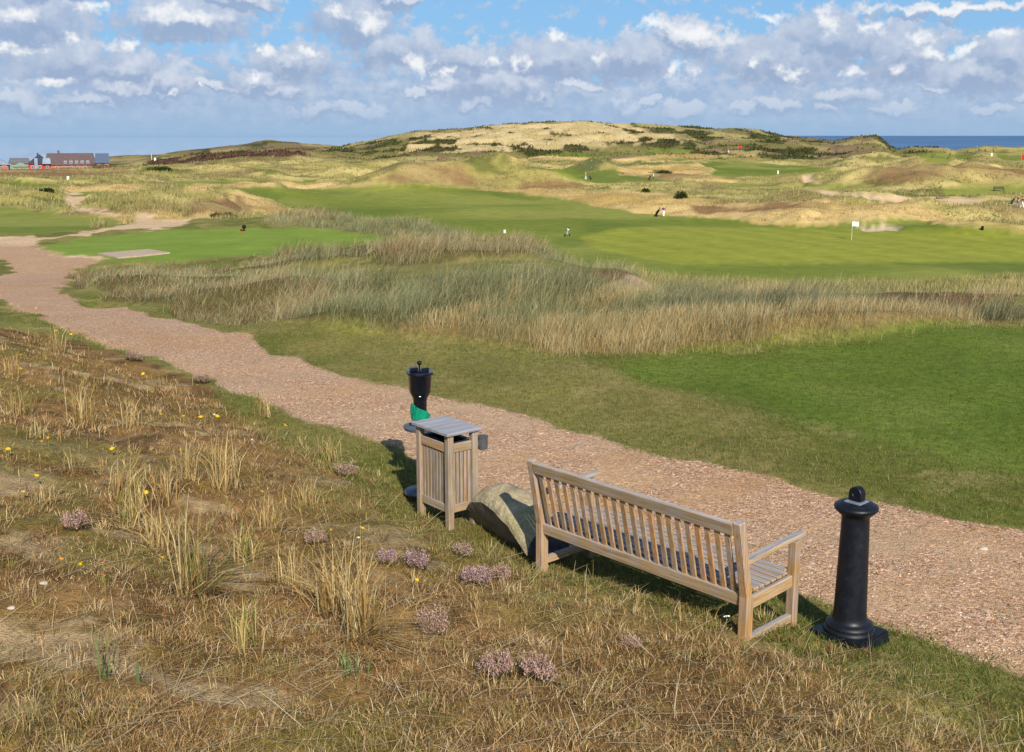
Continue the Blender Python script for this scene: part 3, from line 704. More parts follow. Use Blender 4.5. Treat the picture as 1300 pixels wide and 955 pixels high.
ins = [bm.verts.new((a*.94+.06*(x0+x1)/2, b2*.94+.06*(y0+y1)/2, .70)) for a, b2 in o_]; bot = [bm.verts.new((a*.9+.1*(x0+x1)/2, b2*.9+.1*(y0+y1)/2, .13)) for a, b2 in o_]
for i in range(4):
    j = (i+1) % 4; bm.faces.new((vs[0][i], vs[0][j], vs[1][j], vs[1][i])); bm.faces.new((vs[1][i], vs[1][j], ins[j], ins[i])); bm.faces.new((ins[i], ins[j], bot[j], bot[i]))
bm.faces.new(vs[0][::-1]); bm.faces.new(bot); obj('liner', bm, black, b_)
gm = plain('grey_metal', (.07, .07, .075), .5, .4, var=.15)
bm = bmesh.new(); lathe(bm, [(.040, 0), (.044, .004), (.046, .10), (.050, .104), (.051, .116), (.040, .12), (.030, .118)], 24, (BX+.035, IN+.02, .60)); 
beam(bm, (BX-IN-.002, IN+.02, .66), (BX-.008, IN+.02, .66), .03, .05, bev=.002)
obj('ashtray', bm, gm, b_, smooth=True, auto=40)

# ------------------------------------------------------------------ ball washer
gloss = plain('glossy_black_paint', (.006, .007, .011), .18, .5, var=.1)
trayblue = plain('worn_blue_grey_metal', (.11, .125, .15), .4, .5, var=.2, metal=.3)
bw = empty('ball_washer', (-.862, 10.05, -.09), math.radians(20), 'glossy black golf ball washer with a green towel behind the litter bin', 'ball washer')
bm = bmesh.new(); lathe(bm, [(.16, .0), (.165, .012), (.155, .03), (.06, .045), (.035, .07)], 36); obj('base', bm, trayblue, bw, smooth=True, auto=40)
bm = bmesh.new(); lathe(bm, [(.032, .06), (.03, .78)], 24); obj('post', bm, gloss, bw, smooth=True, auto=40)
bm = bmesh.new(); lathe(bm, [(.05, .615), (.15, .625), (.16, .640), (.163, .655), (.150, .656), (.14, .643), (.04, .638)], 36); obj('tray', bm, trayblue, bw, smooth=True, auto=40)
bm = bmesh.new(); lathe(bm, [(.045, .74), (.058, .77), (.060, .90), (.066, .93), (.085, .965), (.094, .99), (.104, 1.14), (.112, 1.15), (.118, 1.155), (.120, 1.168), (.115, 1.176), (.08, 1.178)], 32, sq=3.4); obj('tank', bm, gloss, bw, smooth=True, auto=40)
bm = bmesh.new(); beam(bm, (-.085, .03, 1.195), (-.012, .03, 1.20), .07, .035, bev=.008); beam(bm, (.015, .0, 1.19), (.088, .0, 1.195), .05, .034, bev=.008); beam(bm, (-.04, -.035, 1.185), (.05, -.035, 1.185), .04, .02, bev=.005); obj('lid', bm, gloss, bw)
bm = bmesh.new(); lathe(bm, [(.007, 1.17), (.007, 1.235), (.012, 1.24), (.022, 1.252), (.024, 1.262), (.020, 1.272), (.010, 1.278), (.002, 1.28)], 20); obj('plunger', bm, gloss, bw, smooth=True, auto=60)
bm = bmesh.new(); lathe(bm, [(.003, -.012), (.014, -.008), (.017, 0), (.014, .008), (.003, .012)], 14, (-.02, -.068, .955)); obj('lock', bm, plain('chrome', (.6, .6, .62), .15, .5, metal=1), bw, smooth=True)
tw = plain('green_towel', lin(14,122,92), .95, .1, var=.25, scale=60, b_=.4)
bm = bmesh.new(); nu, nv = 26, 8; g_ = []
for i in range(nu+1):
    t = i/nu; a = math.radians(175+200*t); row = []
    for j in range(nv+1):
        s2 = j/nv; top = .885-.12*t; hgt = .15*(1-.55*t); r = .074+.006*math.sin(i*1.9)+.010*math.sin(i*.8+j*.5)+.02*s2
        row.append(bm.verts.new((r*math.cos(a), r*math.sin(a), top-hgt*s2)))
    g_.append(row)
for i in range(nu):
    for j in range(nv): bm.faces.new((g_[i][j], g_[i+1][j], g_[i+1][j+1], g_[i][j+1]))
o = obj('towel', bm, tw, bw, smooth=True); sm = o.modifiers.new('s', 'SOLIDIFY'); sm.thickness = .006

# ------------------------------------------------------------------ bollard
m, nt, b = mat('navy_black_cast_iron')
tcn = nt.nodes.new('ShaderNodeTexCoord'); f = noise(nt, tcn.outputs['Object'], 14, 6, .7); f2 = noise(nt, tcn.outputs['Object'], 120, 3, .6)
nt.links.new(ramp(nt, f, [(.3, (.004, .005, .008)), (.62, (.007, .009, .015)), (.8, (.02, .022, .028))]), b.inputs['Base Color'])
nt.links.new(ramp(nt, f, [(.3, .36), (.7, .55)]), b.inputs['Roughness']); b.inputs['Specular IOR Level'].default_value = .35; bump(nt, b, f2, .12, .003); IRON = m
bo = empty('bollard', (2.25, 6.885, -.045), math.radians(42), 'navy black cast iron bollard with a pierced lug on top, right of the bench', 'bollard')
bm = bmesh.new(); r = bmesh.ops.create_cube(bm, size=1); bmesh.ops.scale(bm, vec=(.39, .39, .085), verts=r['verts']); bmesh.ops.translate(bm, vec=(0, 0, .012), verts=r['verts'])
for v in bm.verts:
    if v.co.z > .03: v.co.x *= .94; v.co.y *= .94
bmesh.ops.bevel(bm, geom=bm.edges[:], offset=.008, segments=2, affect='EDGES'); obj('base_plate', bm, IRON, bo, smooth=True, auto=30)
bm = bmesh.new(); lathe(bm, [(.155, .044), (.165, .052), (.168, .064), (.160, .076), (.153, .082), (.156, .090), (.152, .104), (.138, .116), (.126, .120), (.118, .126), (.110, .150), (.108, .17), (.106, .20), (.090, .80), (.089, .84), (.096, .855), (.112, .87), (.128, .885), (.139, .897), (.142, .908), (.139, .919), (.126, .928), (.108, .931), (.104, .936), (.098, .940), (.060, .941)], 56); obj('column', bm, IRON, bo, smooth=True, auto=50)
bm = bmesh.new(); beam(bm, (0, -.058, .946), (0, .058, .946), .116, .012, bev=.003); obj('washer_plate', bm, plain('worn_grey_paint', lin(112,120,132), .55, .4, var=.35, scale=40), bo)
bm = bmesh.new()
# arched lug with a hole through it, built as a ring section
def lug(bm, w=.092, hgt=.098, th=.056, hr=.018, z0=.95):
    n = 24; R_ = w/2; cz = z0+hgt-R_
    outer = []; inner = []
    for i in range(n+1):
        a = -PI/2+2*PI*i/n
        ca, sa = math.cos(a), math.sin(a)
        if sa < 0: 
            k = min(1/abs(ca) if abs(ca) > 1e-6 else 9, (cz-z0)/R_/abs(sa)); ox, oz = R_*ca*k, R_*sa*k
        else: ox, oz = R_*ca, R_*sa
        outer.append((ox, cz+oz)); inner.append((hr*ca, cz+hr*sa))
    L_ = {}
    for s2, y in ((0, -th/2), (1, th/2)):
        L_[s2] = ([bm.verts.new((a, y, c)) for a, c in outer[:-1]], [bm.verts.new((a, y, c)) for a, c in inner[:-1]])
    for i in range(n):
        j = (i+1) % n
        for s2 in (0, 1): bm.faces.new((L_[s2][0][i], L_[s2][0][j], L_[s2][1][j], L_[s2][1][i]))
        bm.faces.new((L_[0][0][i], L_[0][0][j], L_[1][0][j], L_[1][0][i])); bm.faces.new((L_[0][1][i], L_[0][1][j], L_[1][1][j], L_[1][1][i]))
lug(bm); o = obj('lug', bm, IRON, bo, smooth=True, auto=35); o.rotation_euler = (0, 0, math.radians(-92)); bv = o.modifiers.new('b', 'BEVEL'); bv.width = .005; bv.segments = 2

# ------------------------------------------------------------------ boulder
m, nt, b = mat('boulder_stone'); ROCK = m
tcn = nt.nodes.new('ShaderNodeTexCoord'); oc = tcn.outputs['Object']
f = noise(nt, oc, 5, 8, .68); f2 = noise(nt, oc, 34, 5, .7); f3 = noise(nt, oc, 2.2, 3, .6)
cc = ramp(nt, f, [(.3, lin(118,106,84)), (.5, lin(166,152,120)), (.72, lin(196,184,152))])
cc = mix(nt, ramp(nt, f3, [(.5, 0), (.66, .5)]), cc, lin(140,134,84)); cc = mix(nt, .8, cc, mix(nt, 1.0, cc, ramp(nt, f2, [(.3, .6), (.7, 1.3)]), 'MULTIPLY'))
nt.links.new(cc, b.inputs['Base Color']); b.inputs['Roughness'].default_value = .9; bump(nt, b, mathn(nt, 'ADD', f, mathn(nt, 'MULTIPLY', f2, .4)), .7, .03)
m, nt, b = mat('split_stone_face'); SPLIT = m
tcn = nt.nodes.new('ShaderNodeTexCoord'); f = noise(nt, tcn.outputs['Object'], 7, 7, .65)
nt.links.new(ramp(nt, f, [(.3, lin(84,76,66)), (.7, lin(132,122,106))]), b.inputs['Base Color']); b.inputs['Roughness'].default_value = .85; bump(nt, b, f, .4, .02)
m, nt, b = mat('slate_face'); SLATE = m
tcn = nt.nodes.new('ShaderNodeTexCoord'); f = noise(nt, tcn.outputs['Object'], 6, 6, .6)
nt.links.new(ramp(nt, f, [(.3, lin(52,56,66)), (.7, lin(96,102,116))]), b.inputs['Base Color']); b.inputs['Roughness'].default_value = .45; bump(nt, b, f, .25, .02)
A = Vector((-.415, 9.10, 0)); B = Vector((.118, 8.27, 0)); dAB = (B-A).normalized(); LnAB = (B-A).length
bm = bmesh.new(); secs = []; NT_ = 30
ts = [0, .12, .3, .5, .7, .85, .95, 1.0]; FE = [.10, .19, .24, .22, .16, .08, .02, .0]; TP = [.17, .31, .365, .36, .32, .275, .235, .21]
npf = 22
for i in range(NT_+1):
    t = i/NT_; fe = float(np.interp(t, ts, FE)); tp = float(np.interp(t, ts, TP)); x = t*LnAB-.015*math.sin(t*PI)
    endp = max(0, 1-t/.16); tp *= 1-.25*endp**2
    back = .42*(1-.35*endp**1.5)
    prof = [(.20, -.15), (.12, -.02)]
    prof += [(.0+.03*endp, fe)]
    for k in range(1, 7):
        a = k/6*PI/2; prof.append((.0+.03*endp+(.24)*(1-math.cos(a)), fe+(tp-fe)*math.sin(a)**1.15))
    for k in range(1, 6):
        a = k/5*PI/2; prof.append((.24+.03*endp+(back-.24)*math.sin(a), tp*math.cos(a)**.55-.04*(k == 5)))
    prof.append((back, -.15)); secs.append([bm.verts.new((x, p[0], p[1])) for p in prof])
for i in range(NT_):
    for j in range(len(secs[0])-1):
        fc = bm.faces.new((secs[i][j], secs[i+1][j], secs[i+1][j+1], secs[i][j+1])); fc.material_index = 1 if j < 2 else 0
fc = bm.faces.new(secs[-1]); fc.material_index = 2; bm.faces.new(secs[0][::-1])
bmesh.ops.triangulate(bm, faces=[f for f in bm.faces if len(f.verts) > 4])
o = obj('boulder', bm, [ROCK, SPLIT, SLATE], smooth=True, auto=38)
o.location = A+Vector((0, 0, -.02)); o.rotation_euler = (0, 0, math.atan2(dAB.y, dAB.x))
sb = o.modifiers.new('sub', 'SUBSURF'); sb.subdivision_type = 'SIMPLE'; sb.levels = sb.render_levels = 2
tx = bpy.data.textures.new('rockwear', 'CLOUDS'); tx.noise_scale = .16; tx.noise_depth = 4
dm = o.modifiers.new('d', 'DISPLACE'); dm.texture = tx; dm.strength = .022; dm.mid_level = .5
tag(o, 'rounded beige boulder with a dark flat front face between bin and bench', 'boulder')

# ------------------------------------------------------------------ paved pads on the tee walkway
pad_m = plain('sandy_paving', lin(176,156,134), .9, .15, var=.18, scale=6)
def pad(pts, label, dmin, dmax):
    ws = [spot(a, b2, dmin, dmax) for a, b2 in pts]; cen = sum(ws, Vector())/len(ws)
    bm = bmesh.new(); top = [bm.verts.new(p-cen+Vector((0, 0, .05))) for p in ws]; bt = [bm.verts.new(p-cen-Vector((0, 0, .15))) for p in ws]
    bm.faces.new(top); bm.faces.new(bt[::-1])
    for i in range(len(ws)): j = (i+1) % len(ws); bm.faces.new((top[i], bt[i], bt[j], top[j]))
    o = obj('paved_pad', bm, pad_m); o.location = cen; tag(o, label, 'paving')
pad([(124,323), (188,317.5), (216,322), (150,328.5)], 'flat grey beige paved pad set in the tee lawn beside the path', 30, 70)

# ------------------------------------------------------------------ people and golf gear
def skinned(name, joints, edges, m, parent, sub=2):
    me = bpy.data.meshes.new(name); me.from_pydata([j[:3] for j in joints], edges, []); me.materials.append(m)
    o = bpy.data.objects.new(name, me); C.objects.link(o); o.parent = parent
    md = o.modifiers.new('skin', 'SKIN'); md.use_smooth_shade = True
    for v, j in zip(me.skin_vertices[0].data, joints): v.radius = (j[3], j[4] if len(j) > 4 else j[3])
    me.skin_vertices[0].data[0].use_root = True
    s2 = o.modifiers.new('sub', 'SUBSURF'); s2.levels = s2.render_levels = sub; return o
skinm = plain('skin', lin(214,160,128), .6, .3); 
def cloth(name, c): return plain(name, lin(*c), .9, .1, var=.1)
def person(loc, rz, label, shirt, trousers, hairc, arms, group=None, stride=.12, lean=.0, hat=None):
    p = empty('person', loc, rz, label, 'person', group)
    hip = .93; sh = 1.42+lean*-.02; lx = lean
    # body: pelvis, spine, neck, head, arms, legs in one surface
    J = [(0, 0, hip, .13, .10), (0, lx*.5, 1.18, .125, .09), (0, lx, 1.38, .13, .09), (0, lx*1.1, 1.50, .055), (0, lx*1.15+.0, 1.58, .075, .085), (0, lx*1.2+.01, 1.68, .078, .09), (0, lx*1.2, 1.74, .05, .06)]
    E = [(0, 1), (1, 2), (2, 3), (3, 4), (4, 5), (5, 6)]
    for s2 in (-1, 1):
        el, ha = arms[0 if s2 < 0 else 1]; k = len(J)
        J += [(s2*.19, lx, 1.40, .055), (s2*.19+el[0]*s2, lx+el[1], 1.40+el[2], .042), (s2*.19+ha[0]*s2, lx+ha[1], 1.40+ha[2], .03), (s2*.19+ha[0]*s2*1.05, lx+ha[1]+.03, 1.40+ha[2]-.07, .032, .02)]
        E += [(2, k), (k, k+1), (k+1, k+2), (k+2, k+3)]
        k = len(J); f_ = s2*stride
        J += [(s2*.10, 0, hip-.06, .09), (s2*.11, f_*.6+.02, .50, .06), (s2*.11, f_, .09, .042), (s2*.12, f_+.14, .035, .04, .03)]
        E += [(0, k), (k, k+1), (k+1, k+2), (k+2, k+3)]
    skinned('body', J, E, skinm, p)
    T = [(0, 0, .96, .155, .12), (0, lx*.5, 1.18, .15, .11), (0, lx, 1.38, .15, .105), (0, lx, 1.46, .07)]; Et = [(0, 1), (1, 2), (2, 3)]
    for s2 in (-1, 1):
        el, ha = arms[0 if s2 < 0 else 1]; k = len(T)
        T += [(s2*.19, lx, 1.40, .068), (s2*.19+el[0]*s2*.9, lx+el[1]*.9, 1.40+el[2]*.9, .055)]; Et += [(2, k), (k, k+1)]
    skinned('shirt', T, Et, shirt, p)
    Tr = [(0, 0, .97, .15, .115), (0, 0, .90, .15, .115)]; Er = [(0, 1)]
    for s2 in (-1, 1):
        k = len(Tr); f_ = s2*stride
        Tr += [(s2*.10, 0, .80, .10), (s2*.11, f_*.6+.02, .50, .078), (s2*.11, f_, .10, .062)]; Er += [(1, k), (k, k+1), (k+1, k+2)]
    skinned('trousers', Tr, Er, trousers, p)
    bm = bmesh.new(); lathe(bm, [(.098, 1.665), (.104, 1.70), (.094, 1.745), (.06, 1.785), (.01, 1.80)], 20, (0, lx*1.2, 0))
    if hat: beam(bm, (0, lx*1.2+.05, 1.69), (0, lx*1.2+.19, 1.675), .14, .015, bev=.005)
    obj('hat' if hat else 'hair', bm, hairc, p, smooth=True); return p
DOWN = ((.05, .02, -.28), (.06, .10, -.52)); BENT = ((.16, -.02, -.22), (.10, .16, -.38)); BENT2 = ((.15, -.06, -.20), (.16, .02, -.42)); PULL = ((.05, -.10, -.26), (.10, -.30, -.48))
tyre = plain('tyre_rubber', (.02, .02, .02), .8, .2); steel = plain('grey_tube', (.25, .26, .28), .35, .5, metal=.7)
def trolley(loc, rz, label, bagc, trim, sc=1.0, group=None):
    t = empty('golf_trolley', loc, rz, label, 'golf trolley', group); t.scale = (sc, sc, sc)
    for s2 in (-1, 1):
        bm = bmesh.new(); lathe(bm, [(.10, -.03), (.145, -.028), (.155, 0), (.145, .028), (.10, .03)], 24); o = obj('wheel', bm, tyre, t, smooth=True, auto=40); o.rotation_euler = (0, PI/2, 0); o.location = (s2*.32, .12, .155)
    bm = bmesh.new(); beam(bm, (-.32, .12, .155), (.32, .12, .155), .03, .03, bev=0); beam(bm, (0, .0, .18), (0, -.62, 1.0), .03, .03, bev=0); beam(bm, (0, -.60, .98), (0, -.72, .98), .03, .03, bev=0); beam(bm, (-.1, -.72, .98), (.1, -.72, .98), .035, .035, bev=0); beam(bm, (0, .12, .16), (0, .34, .08), .03, .03, bev=0)
    obj('frame', bm, steel, t)
    d = Vector((0, -.52, .80)).normalized(); rot = Vector((0, 0, 1)).rotation_difference(d)
    bm = bmesh.new(); lathe(bm, [(.10, 0), (.125, .02), (.13, .25), (.14, .30), (.135, .70), (.15, .74), (.15, .86), (.12, .865)], 20); 
    for v in bm.verts: v.co = rot @ v.co
    o = obj('golf_bag', bm, bagc, t, smooth=True, auto=50); o.location = (0, .19, .22)
    bm = bmesh.new(); lathe(bm, [(.05, .22), (.085, .26), (.085, .58), (.05, .62)], 14, (0, .10, 0))
    for v in bm.verts: v.co = rot @ v.co
    p = obj('bag_pocket', bm, trim, t, smooth=True); p.location = (0, .19, .22)
    for k in range(5):
        a = k*1.3; bm = bmesh.new(); x, y = .06*math.cos(a), .06*math.sin(a)
        beam(bm, (x, y, .8), (x*1.4, y*1.4, 1.06+.03*(k % 3)), .012, .012, bev=0); r2 = bmesh.ops.create_uvsphere(bm, u_segments=10, v_segments=6, radius=.04, matrix=Matrix.Translation((x*1.4, y*1.4+.02, 1.08+.03*(k % 3))) @ Matrix.Diagonal((1, 1.4, 1, 1)))
        for v in bm.verts: v.co = rot @ v.co
        o = obj('golf_club', bm, black if k % 2 else trim, t, smooth=True); o.location = (0, .19, .22)
    return t
navy = cloth('navy_cloth', (44,50,140)); white = cloth('white_cloth', (236,234,228)); green = cloth('green_cloth', (28,120,70)); dark = cloth('dark_cloth', (30,30,38)); orange = cloth('orange_cloth', (226,150,84)); greyh = cloth('grey_hair', (205,200,196)); brownh = cloth('brown_hair', (84,60,44)); blackc = cloth('black_bag', (22,22,28)); purple = cloth('purple_cloth', (96,70,128)); red = cloth('red_cloth', (200,40,34)); bluec = cloth('blue_cloth', (70,96,150))
def gp(px, py, dmin=80, dmax=900): return spot(px, py, dmin, dmax)
person(gp(842.5, 275.5), math.radians(15), 'golfer in navy shirt and white trousers standing beside a black golf bag', navy, white, greyh, (BENT, BENT2))
trolley(gp(834, 275.2), math.radians(105), 'golf trolley with a leaning black bag beside the golfer in white trousers', blackc, dark, 1.15)
person(gp(743.5, 228.5), math.radians(-60), 'golfer in orange top and white trousers on the distant middle fairway', orange, white, white, (DOWN, PULL), hat=True)
trolley(gp(749.5, 228.2), math.radians(-70), 'golf trolley standing by the golfer in the orange top', dark, purple, .95)
person(gp(829.5, 228.5), math.radians(80), 'golfer in white shirt and green trousers pulling a trolley', white, green, greyh, (DOWN, PULL), stride=.2)
trolley(gp(824.5, 229), math.radians(80), 'golf trolley with a dark bag beside the golfer in green trousers', dark, red, 1.1)
trolley(gp(720.5, 300.5, 95, 300), math.radians(20), 'white and purple golf bag on a trolley alone on the main fairway', white, purple, 1.05)
for k, (a, b2, s_, tr, lb) in enumerate([(905.5, 194.5, dark, dark, 'tiny far golfer in dark clothes, left of a pair by the hill foot'), (910, 194.5, bluec, dark, 'tiny far golfer in grey blue top, right of a pair by the hill foot'), (920.5, 194.3, dark, dark, 'tiny far golfer in black near the blue bag, below the hill'), (925, 194.3, bluec, white, 'tiny far golfer in blue with pale trousers, below the hill')]):
    person(gp(a, b2, 250, 800), k*1.1, lb, s_, tr, dark, (DOWN, BENT))
person(gp(1297.5, 264.5), math.radians(70), 'golfer in dark top and white trousers at the right edge on the sandy track', dark, white, dark, (DOWN, BENT), stride=.2)
person(gp(1292, 262.5), math.radians(90), 'golfer in grey violet clothes walking just left of the edge of the photo', cloth('greyviolet', (110,100,120)), cloth('greytrousers', (120,112,120)), brownh, (DOWN, PULL), stride=.2)
trolley(gp(1285, 259.5), math.radians(85), 'black golf trolley at the left of the group on the sandy track', dark, purple, 1.05)

# flags, markers and posts
def flagpole(px, py, c, label, h=2.1, fw=.55, fh=.4, dmin=90, dmax=900, rz=0):
    f = empty('golf_flag', gp(px, py, dmin, dmax), rz, label, 'flag')
    bm = bmesh.new(); lathe(bm, [(.018, -.05), (.014, h)], 10); obj('pole', bm, white, f)
    bm = bmesh.new(); n = 10; rows = []
    for i in range(n+1):
        t = i/n; rows.append([bm.verts.new((.015+fw*t, .06*math.sin(t*7), h-fh*j/4-.06*t)) for j in range(5)])
    for i in range(n):
        for j in range(4): bm.faces.new((rows[i][j], rows[i+1][j], rows[i+1][j+1], rows[i][j+1]))
    o = obj('flag_cloth', bm, c, f, smooth=True); o.modifiers.new('s', 'SOLIDIFY').thickness = .008
flagpole(1081, 305, white, 'white flag on the large putting green', 2.3, .8, .6, 95, 400)
flagpole(1296, 209, red, 'red flag at the right edge behind the dune crest', 3.2, 2.0, 1.3, 150, 600)
flagpole(937, 193.5, red, 'small red flag on the far lawn under the hill', 2.6, 1.4, .9, 250, 800)
def post(px, py, h, r, m_, name, label, cat, dmin=40, dmax=900):
    bm = bmesh.new(); lathe(bm, [(r, -.1), (r*.95, h*.9), (r*.6, h*.98), (.01, h)], 14); o = obj(name, bm, m_, smooth=True, auto=40); o.location = gp(px, py, dmin, dmax); tag(o, label, cat)
post(640.5, 296, .45, .2, greyh, 'marker_post', 'short pale grey marker at the near edge of the main fairway', 'marker', 95, 300)
post(1247, 292, .5, .18, dark, 'marker_post', 'short dark marker in the straw behind the right end of the green', 'marker', 95, 300)
post(987.5, 221, .9, .2, white, 'marker_post', 'white marker at the near edge of the far right fairway', 'marker', 150)
post(1258.5, 198, 1.0, .35, white, 'marker_post', 'white marker at the left end of the farthest right lawn', 'marker', 150)
post(86.5, 228, .6, .25, white, 'marker_post', 'white marker in the dunes below the red house', 'marker', 100)
post(192.5, 203, 4.0, .12, white, 'signal_pole', 'thin white pole on the horizon right of the long building', 'pole', 300)
post(197, 204, 1.6, .6, white, 'marker_post', 'squat white marker beside the thin pole on the horizon', 'marker', 300)
tm = empty('tee_marker', gp(310, 293.5, 45, 70), 0, 'black and dark red tee marker at the far edge of the bright tee lawn', 'tee marker')
bm = bmesh.new(); lathe(bm, [(.03, 0), (.03, .12), (.08, .14), (.11, .20), (.10, .27), (.05, .31), (.01, .32)], 16); obj('ball', bm, dark, tm, smooth=True)
bm = bmesh.new(); box(bm, -.2, -.02, -.05, .05, 0, .1, .01); obj('plate', bm, cloth('dark_red', (110,30,36)), tm)
# dark bench beside the right hand lawn
fb_ = empty('park_bench', gp(1268, 243), math.radians(5), 'dark far bench beside the small lawn at the right edge', 'bench')
dw = plain('dark_wood', (.03, .028, .022), .8, .2)
bm = bmesh.new(); 
for z in (.55, .72, .9): beam(bm, (-1.1, .2, z), (1.1, .22, z), .04, .1, bev=0)
obj('backrest', bm, dw, fb_); bm = bmesh.new(); beam(bm, (-1.1, -.05, .45), (1.1, -.05, .45), .45, .05, bev=0); obj('seat', bm, dw, fb_)
for x in (-1, 1):
    bm = bmesh.new(); beam(bm, (x, .2, -.1), (x, .22, .95), .08, .08, up=(0, 1, 0), bev=0); obj('leg', bm, dw, fb_); bm = bmesh.new(); beam(bm, (x, -.25, -.1), (x, -.25, .45), .08, .08, up=(0, 1, 0), bev=0); obj('leg', bm, dw, fb_)
bm = bmesh.new()
for k in range(4): beam(bm, (-1.2, -.3+.22*k, .12+.06*(k % 2)), (1.2, -.25+.22*k, .12+.05*(k % 2)), .2, .18, bev=.02)
o = obj('sleeper_pile', bm, plain('old_sleeper', lin(128,104,80), .9, .2, var=.3)); o.location = gp(1197, 252); tag(o, 'low pile of weathered wooden sleepers beside the sandy track', 'sleepers')

# ------------------------------------------------------------------ buildings on the horizon
def brick(name, c, var=.15): return plain(name, lin(*c), .9, .1, var=var, scale=.8)
RED = brick('red_render', (172,62,52)); ORG = brick('orange_brick', (168,108,84)); ROOF = brick('brown_roof', (98,84,84)); DROOF = brick('dark_slate_roof', (62,66,76)); LROOF = brick('pale_metal_roof', (132,146,160)); GLZ = plain('far_glass', lin(88,100,120), .45, .3); WHT = brick('white_trim', (188,182,176)); GREENH = brick('sage_glasshouse', (138,150,124)); GREYR = brick('grey_roof', (106,106,112)); DWALL = brick('dark_wall', (44,50,60))
def BP(px, py, D):
    a = math.atan((px-CX)*cp/F); z = CAMZ-D*math.tan(PITCH-math.atan((CY-py)/F)); return Vector((D*math.sin(a), D*math.cos(a), z))
def prismx(bm, x0, x1, y0, y1, z0, z1, zr, hip=0):
    """gabled or hipped roof, ridge along x"""
    ym = (y0+y1)/2; v = [bm.verts.new(p) for p in ((x0, y0, z0), (x1, y0, z0), (x1, y1, z0), (x0, y1, z0), (x0+hip, ym, zr), (x1-hip, ym, zr))]
    for f_ in ((0, 1, 5, 4), (2, 3, 4, 5), (1, 2, 5), (3, 0, 4), (3, 2, 1, 0)): bm.faces.new([v[i] for i in f_])
def house(name, label, px0, px1, ybase, yeave, yridge, D, wallm, roofm, depth=10, hip=0, windows=0, wm=GLZ, dormers=0):
    p0 = BP(px0, ybase, D); p1 = BP(px1, ybase, D); W = (p1-p0).length; ang = math.atan2(p1.y-p0.y, p1.x-p0.x)
    h = empty(name, p0, ang, label, 'building'); he = BP(px0, yeave, D).z-p0.z; hr = BP(px0, yridge, D).z-p0.z
    bm = bmesh.new(); box(bm, 0, W, 0, depth, -6, he, bev=0); obj('wall', bm, wallm, h)
    bm = bmesh.new(); prismx(bm, -.4, W+.4, -.5, depth+.5, he+.01, he, hr, hip); r = obj('roof', bm, roofm, h)
    for i in range(windows):
        x = W*(i+.5)/windows; ww = W/windows*.38
        bm = bmesh.new(); box(bm, x-ww/2, x+ww/2, -.12, .05, he*.35, he*.8, bev=0); wn = obj('window', bm, WHT, h)
        bm = bmesh.new(); box(bm, x-ww*.4, x+ww*.4, -.16, -.125, he*.41, he*.75, bev=0); obj('pane', bm, wm, wn)
    for i in range(dormers):
        x = W*(.34+.56*(i+.5)/dormers); zz = he+(hr-he)*.12; dw_ = W*.30/dormers
        bm = bmesh.new(); box(bm, x-dw_/2, x+dw_/2, -.1, 3.0, zz, zz+1.15, bev=0); d_ = obj('dormer', bm, WHT, h)
        bm = bmesh.new(); box(bm, x-dw_*.4, x+dw_*.4, -.16, -.11, zz+.2, zz+.95, bev=0); obj('pane', bm, GLZ, d_)
    return h, W, he, hr
h, W, he, hr = house('long_building', 'long low orange brick building with a brown roof and white dormers', 55, 119, 213, 207, 193.3, 520, ORG, ROOF, 16, 1, 7, GLZ, 5)
bm = bmesh.new(); box(bm, 5, 5.9, 7, 8.2, hr-1.5, hr+1.2, bev=0); obj('chimney', bm, ROOF, h)
h, W, he, hr = house('glazed_wing', 'glazed blue grey roofed wing at the right end of the long building', 119.5, 136, 212, 205, 193.6, 516, ORG, GLZ, 14, .3, 2)
h, W, he, hr = house('red_house', 'red tower house with a steep dark pyramid roof on the horizon', 33, 62, 214, 205.5, 194.5, 500, RED, DROOF, 10, 4.9, 3)
bm = bmesh.new(); box(bm, W*.27, W*.42, -.9, -.02, -3, he+2.4, bev=0); obj('stair_shaft', bm, LROOF, h)
bm = bmesh.new(); box(bm, W*.40, W*.47, 4.2, 5.8, hr-1.2, hr+.6, bev=0); obj('chimney', bm, DROOF, h)
bm = bmesh.new(); prismx(bm, W*.62, W*1.0, -1.2, 3.5, he+.02, he, he+2.4, .3); obj('side_roof', bm, LROOF, h)
house('grey_roofed_shed', 'long low grey roofed building left of the red tower house', 8, 36, 211, 205, 198.5, 530, GREENH, GREYR, 12, 1, 5)
house('glasshouse', 'sage green glasshouse in front of the grey roofed building', 13, 33, 213, 208.5, 204, 505, GREENH, GREENH, 7, 3, 6)
h, W, he, hr = house('corner_house', 'dark walled house with a pale roof cut by the left edge', -14, 9.5, 214, 206, 200, 492, DWALL, LROOF, 9, 4, 3)
bm = bmesh.new(); box(bm, W*.55, W*.82, -.3, -.02, -3, he*.95, bev=0); obj('porch', bm, ORG, h)
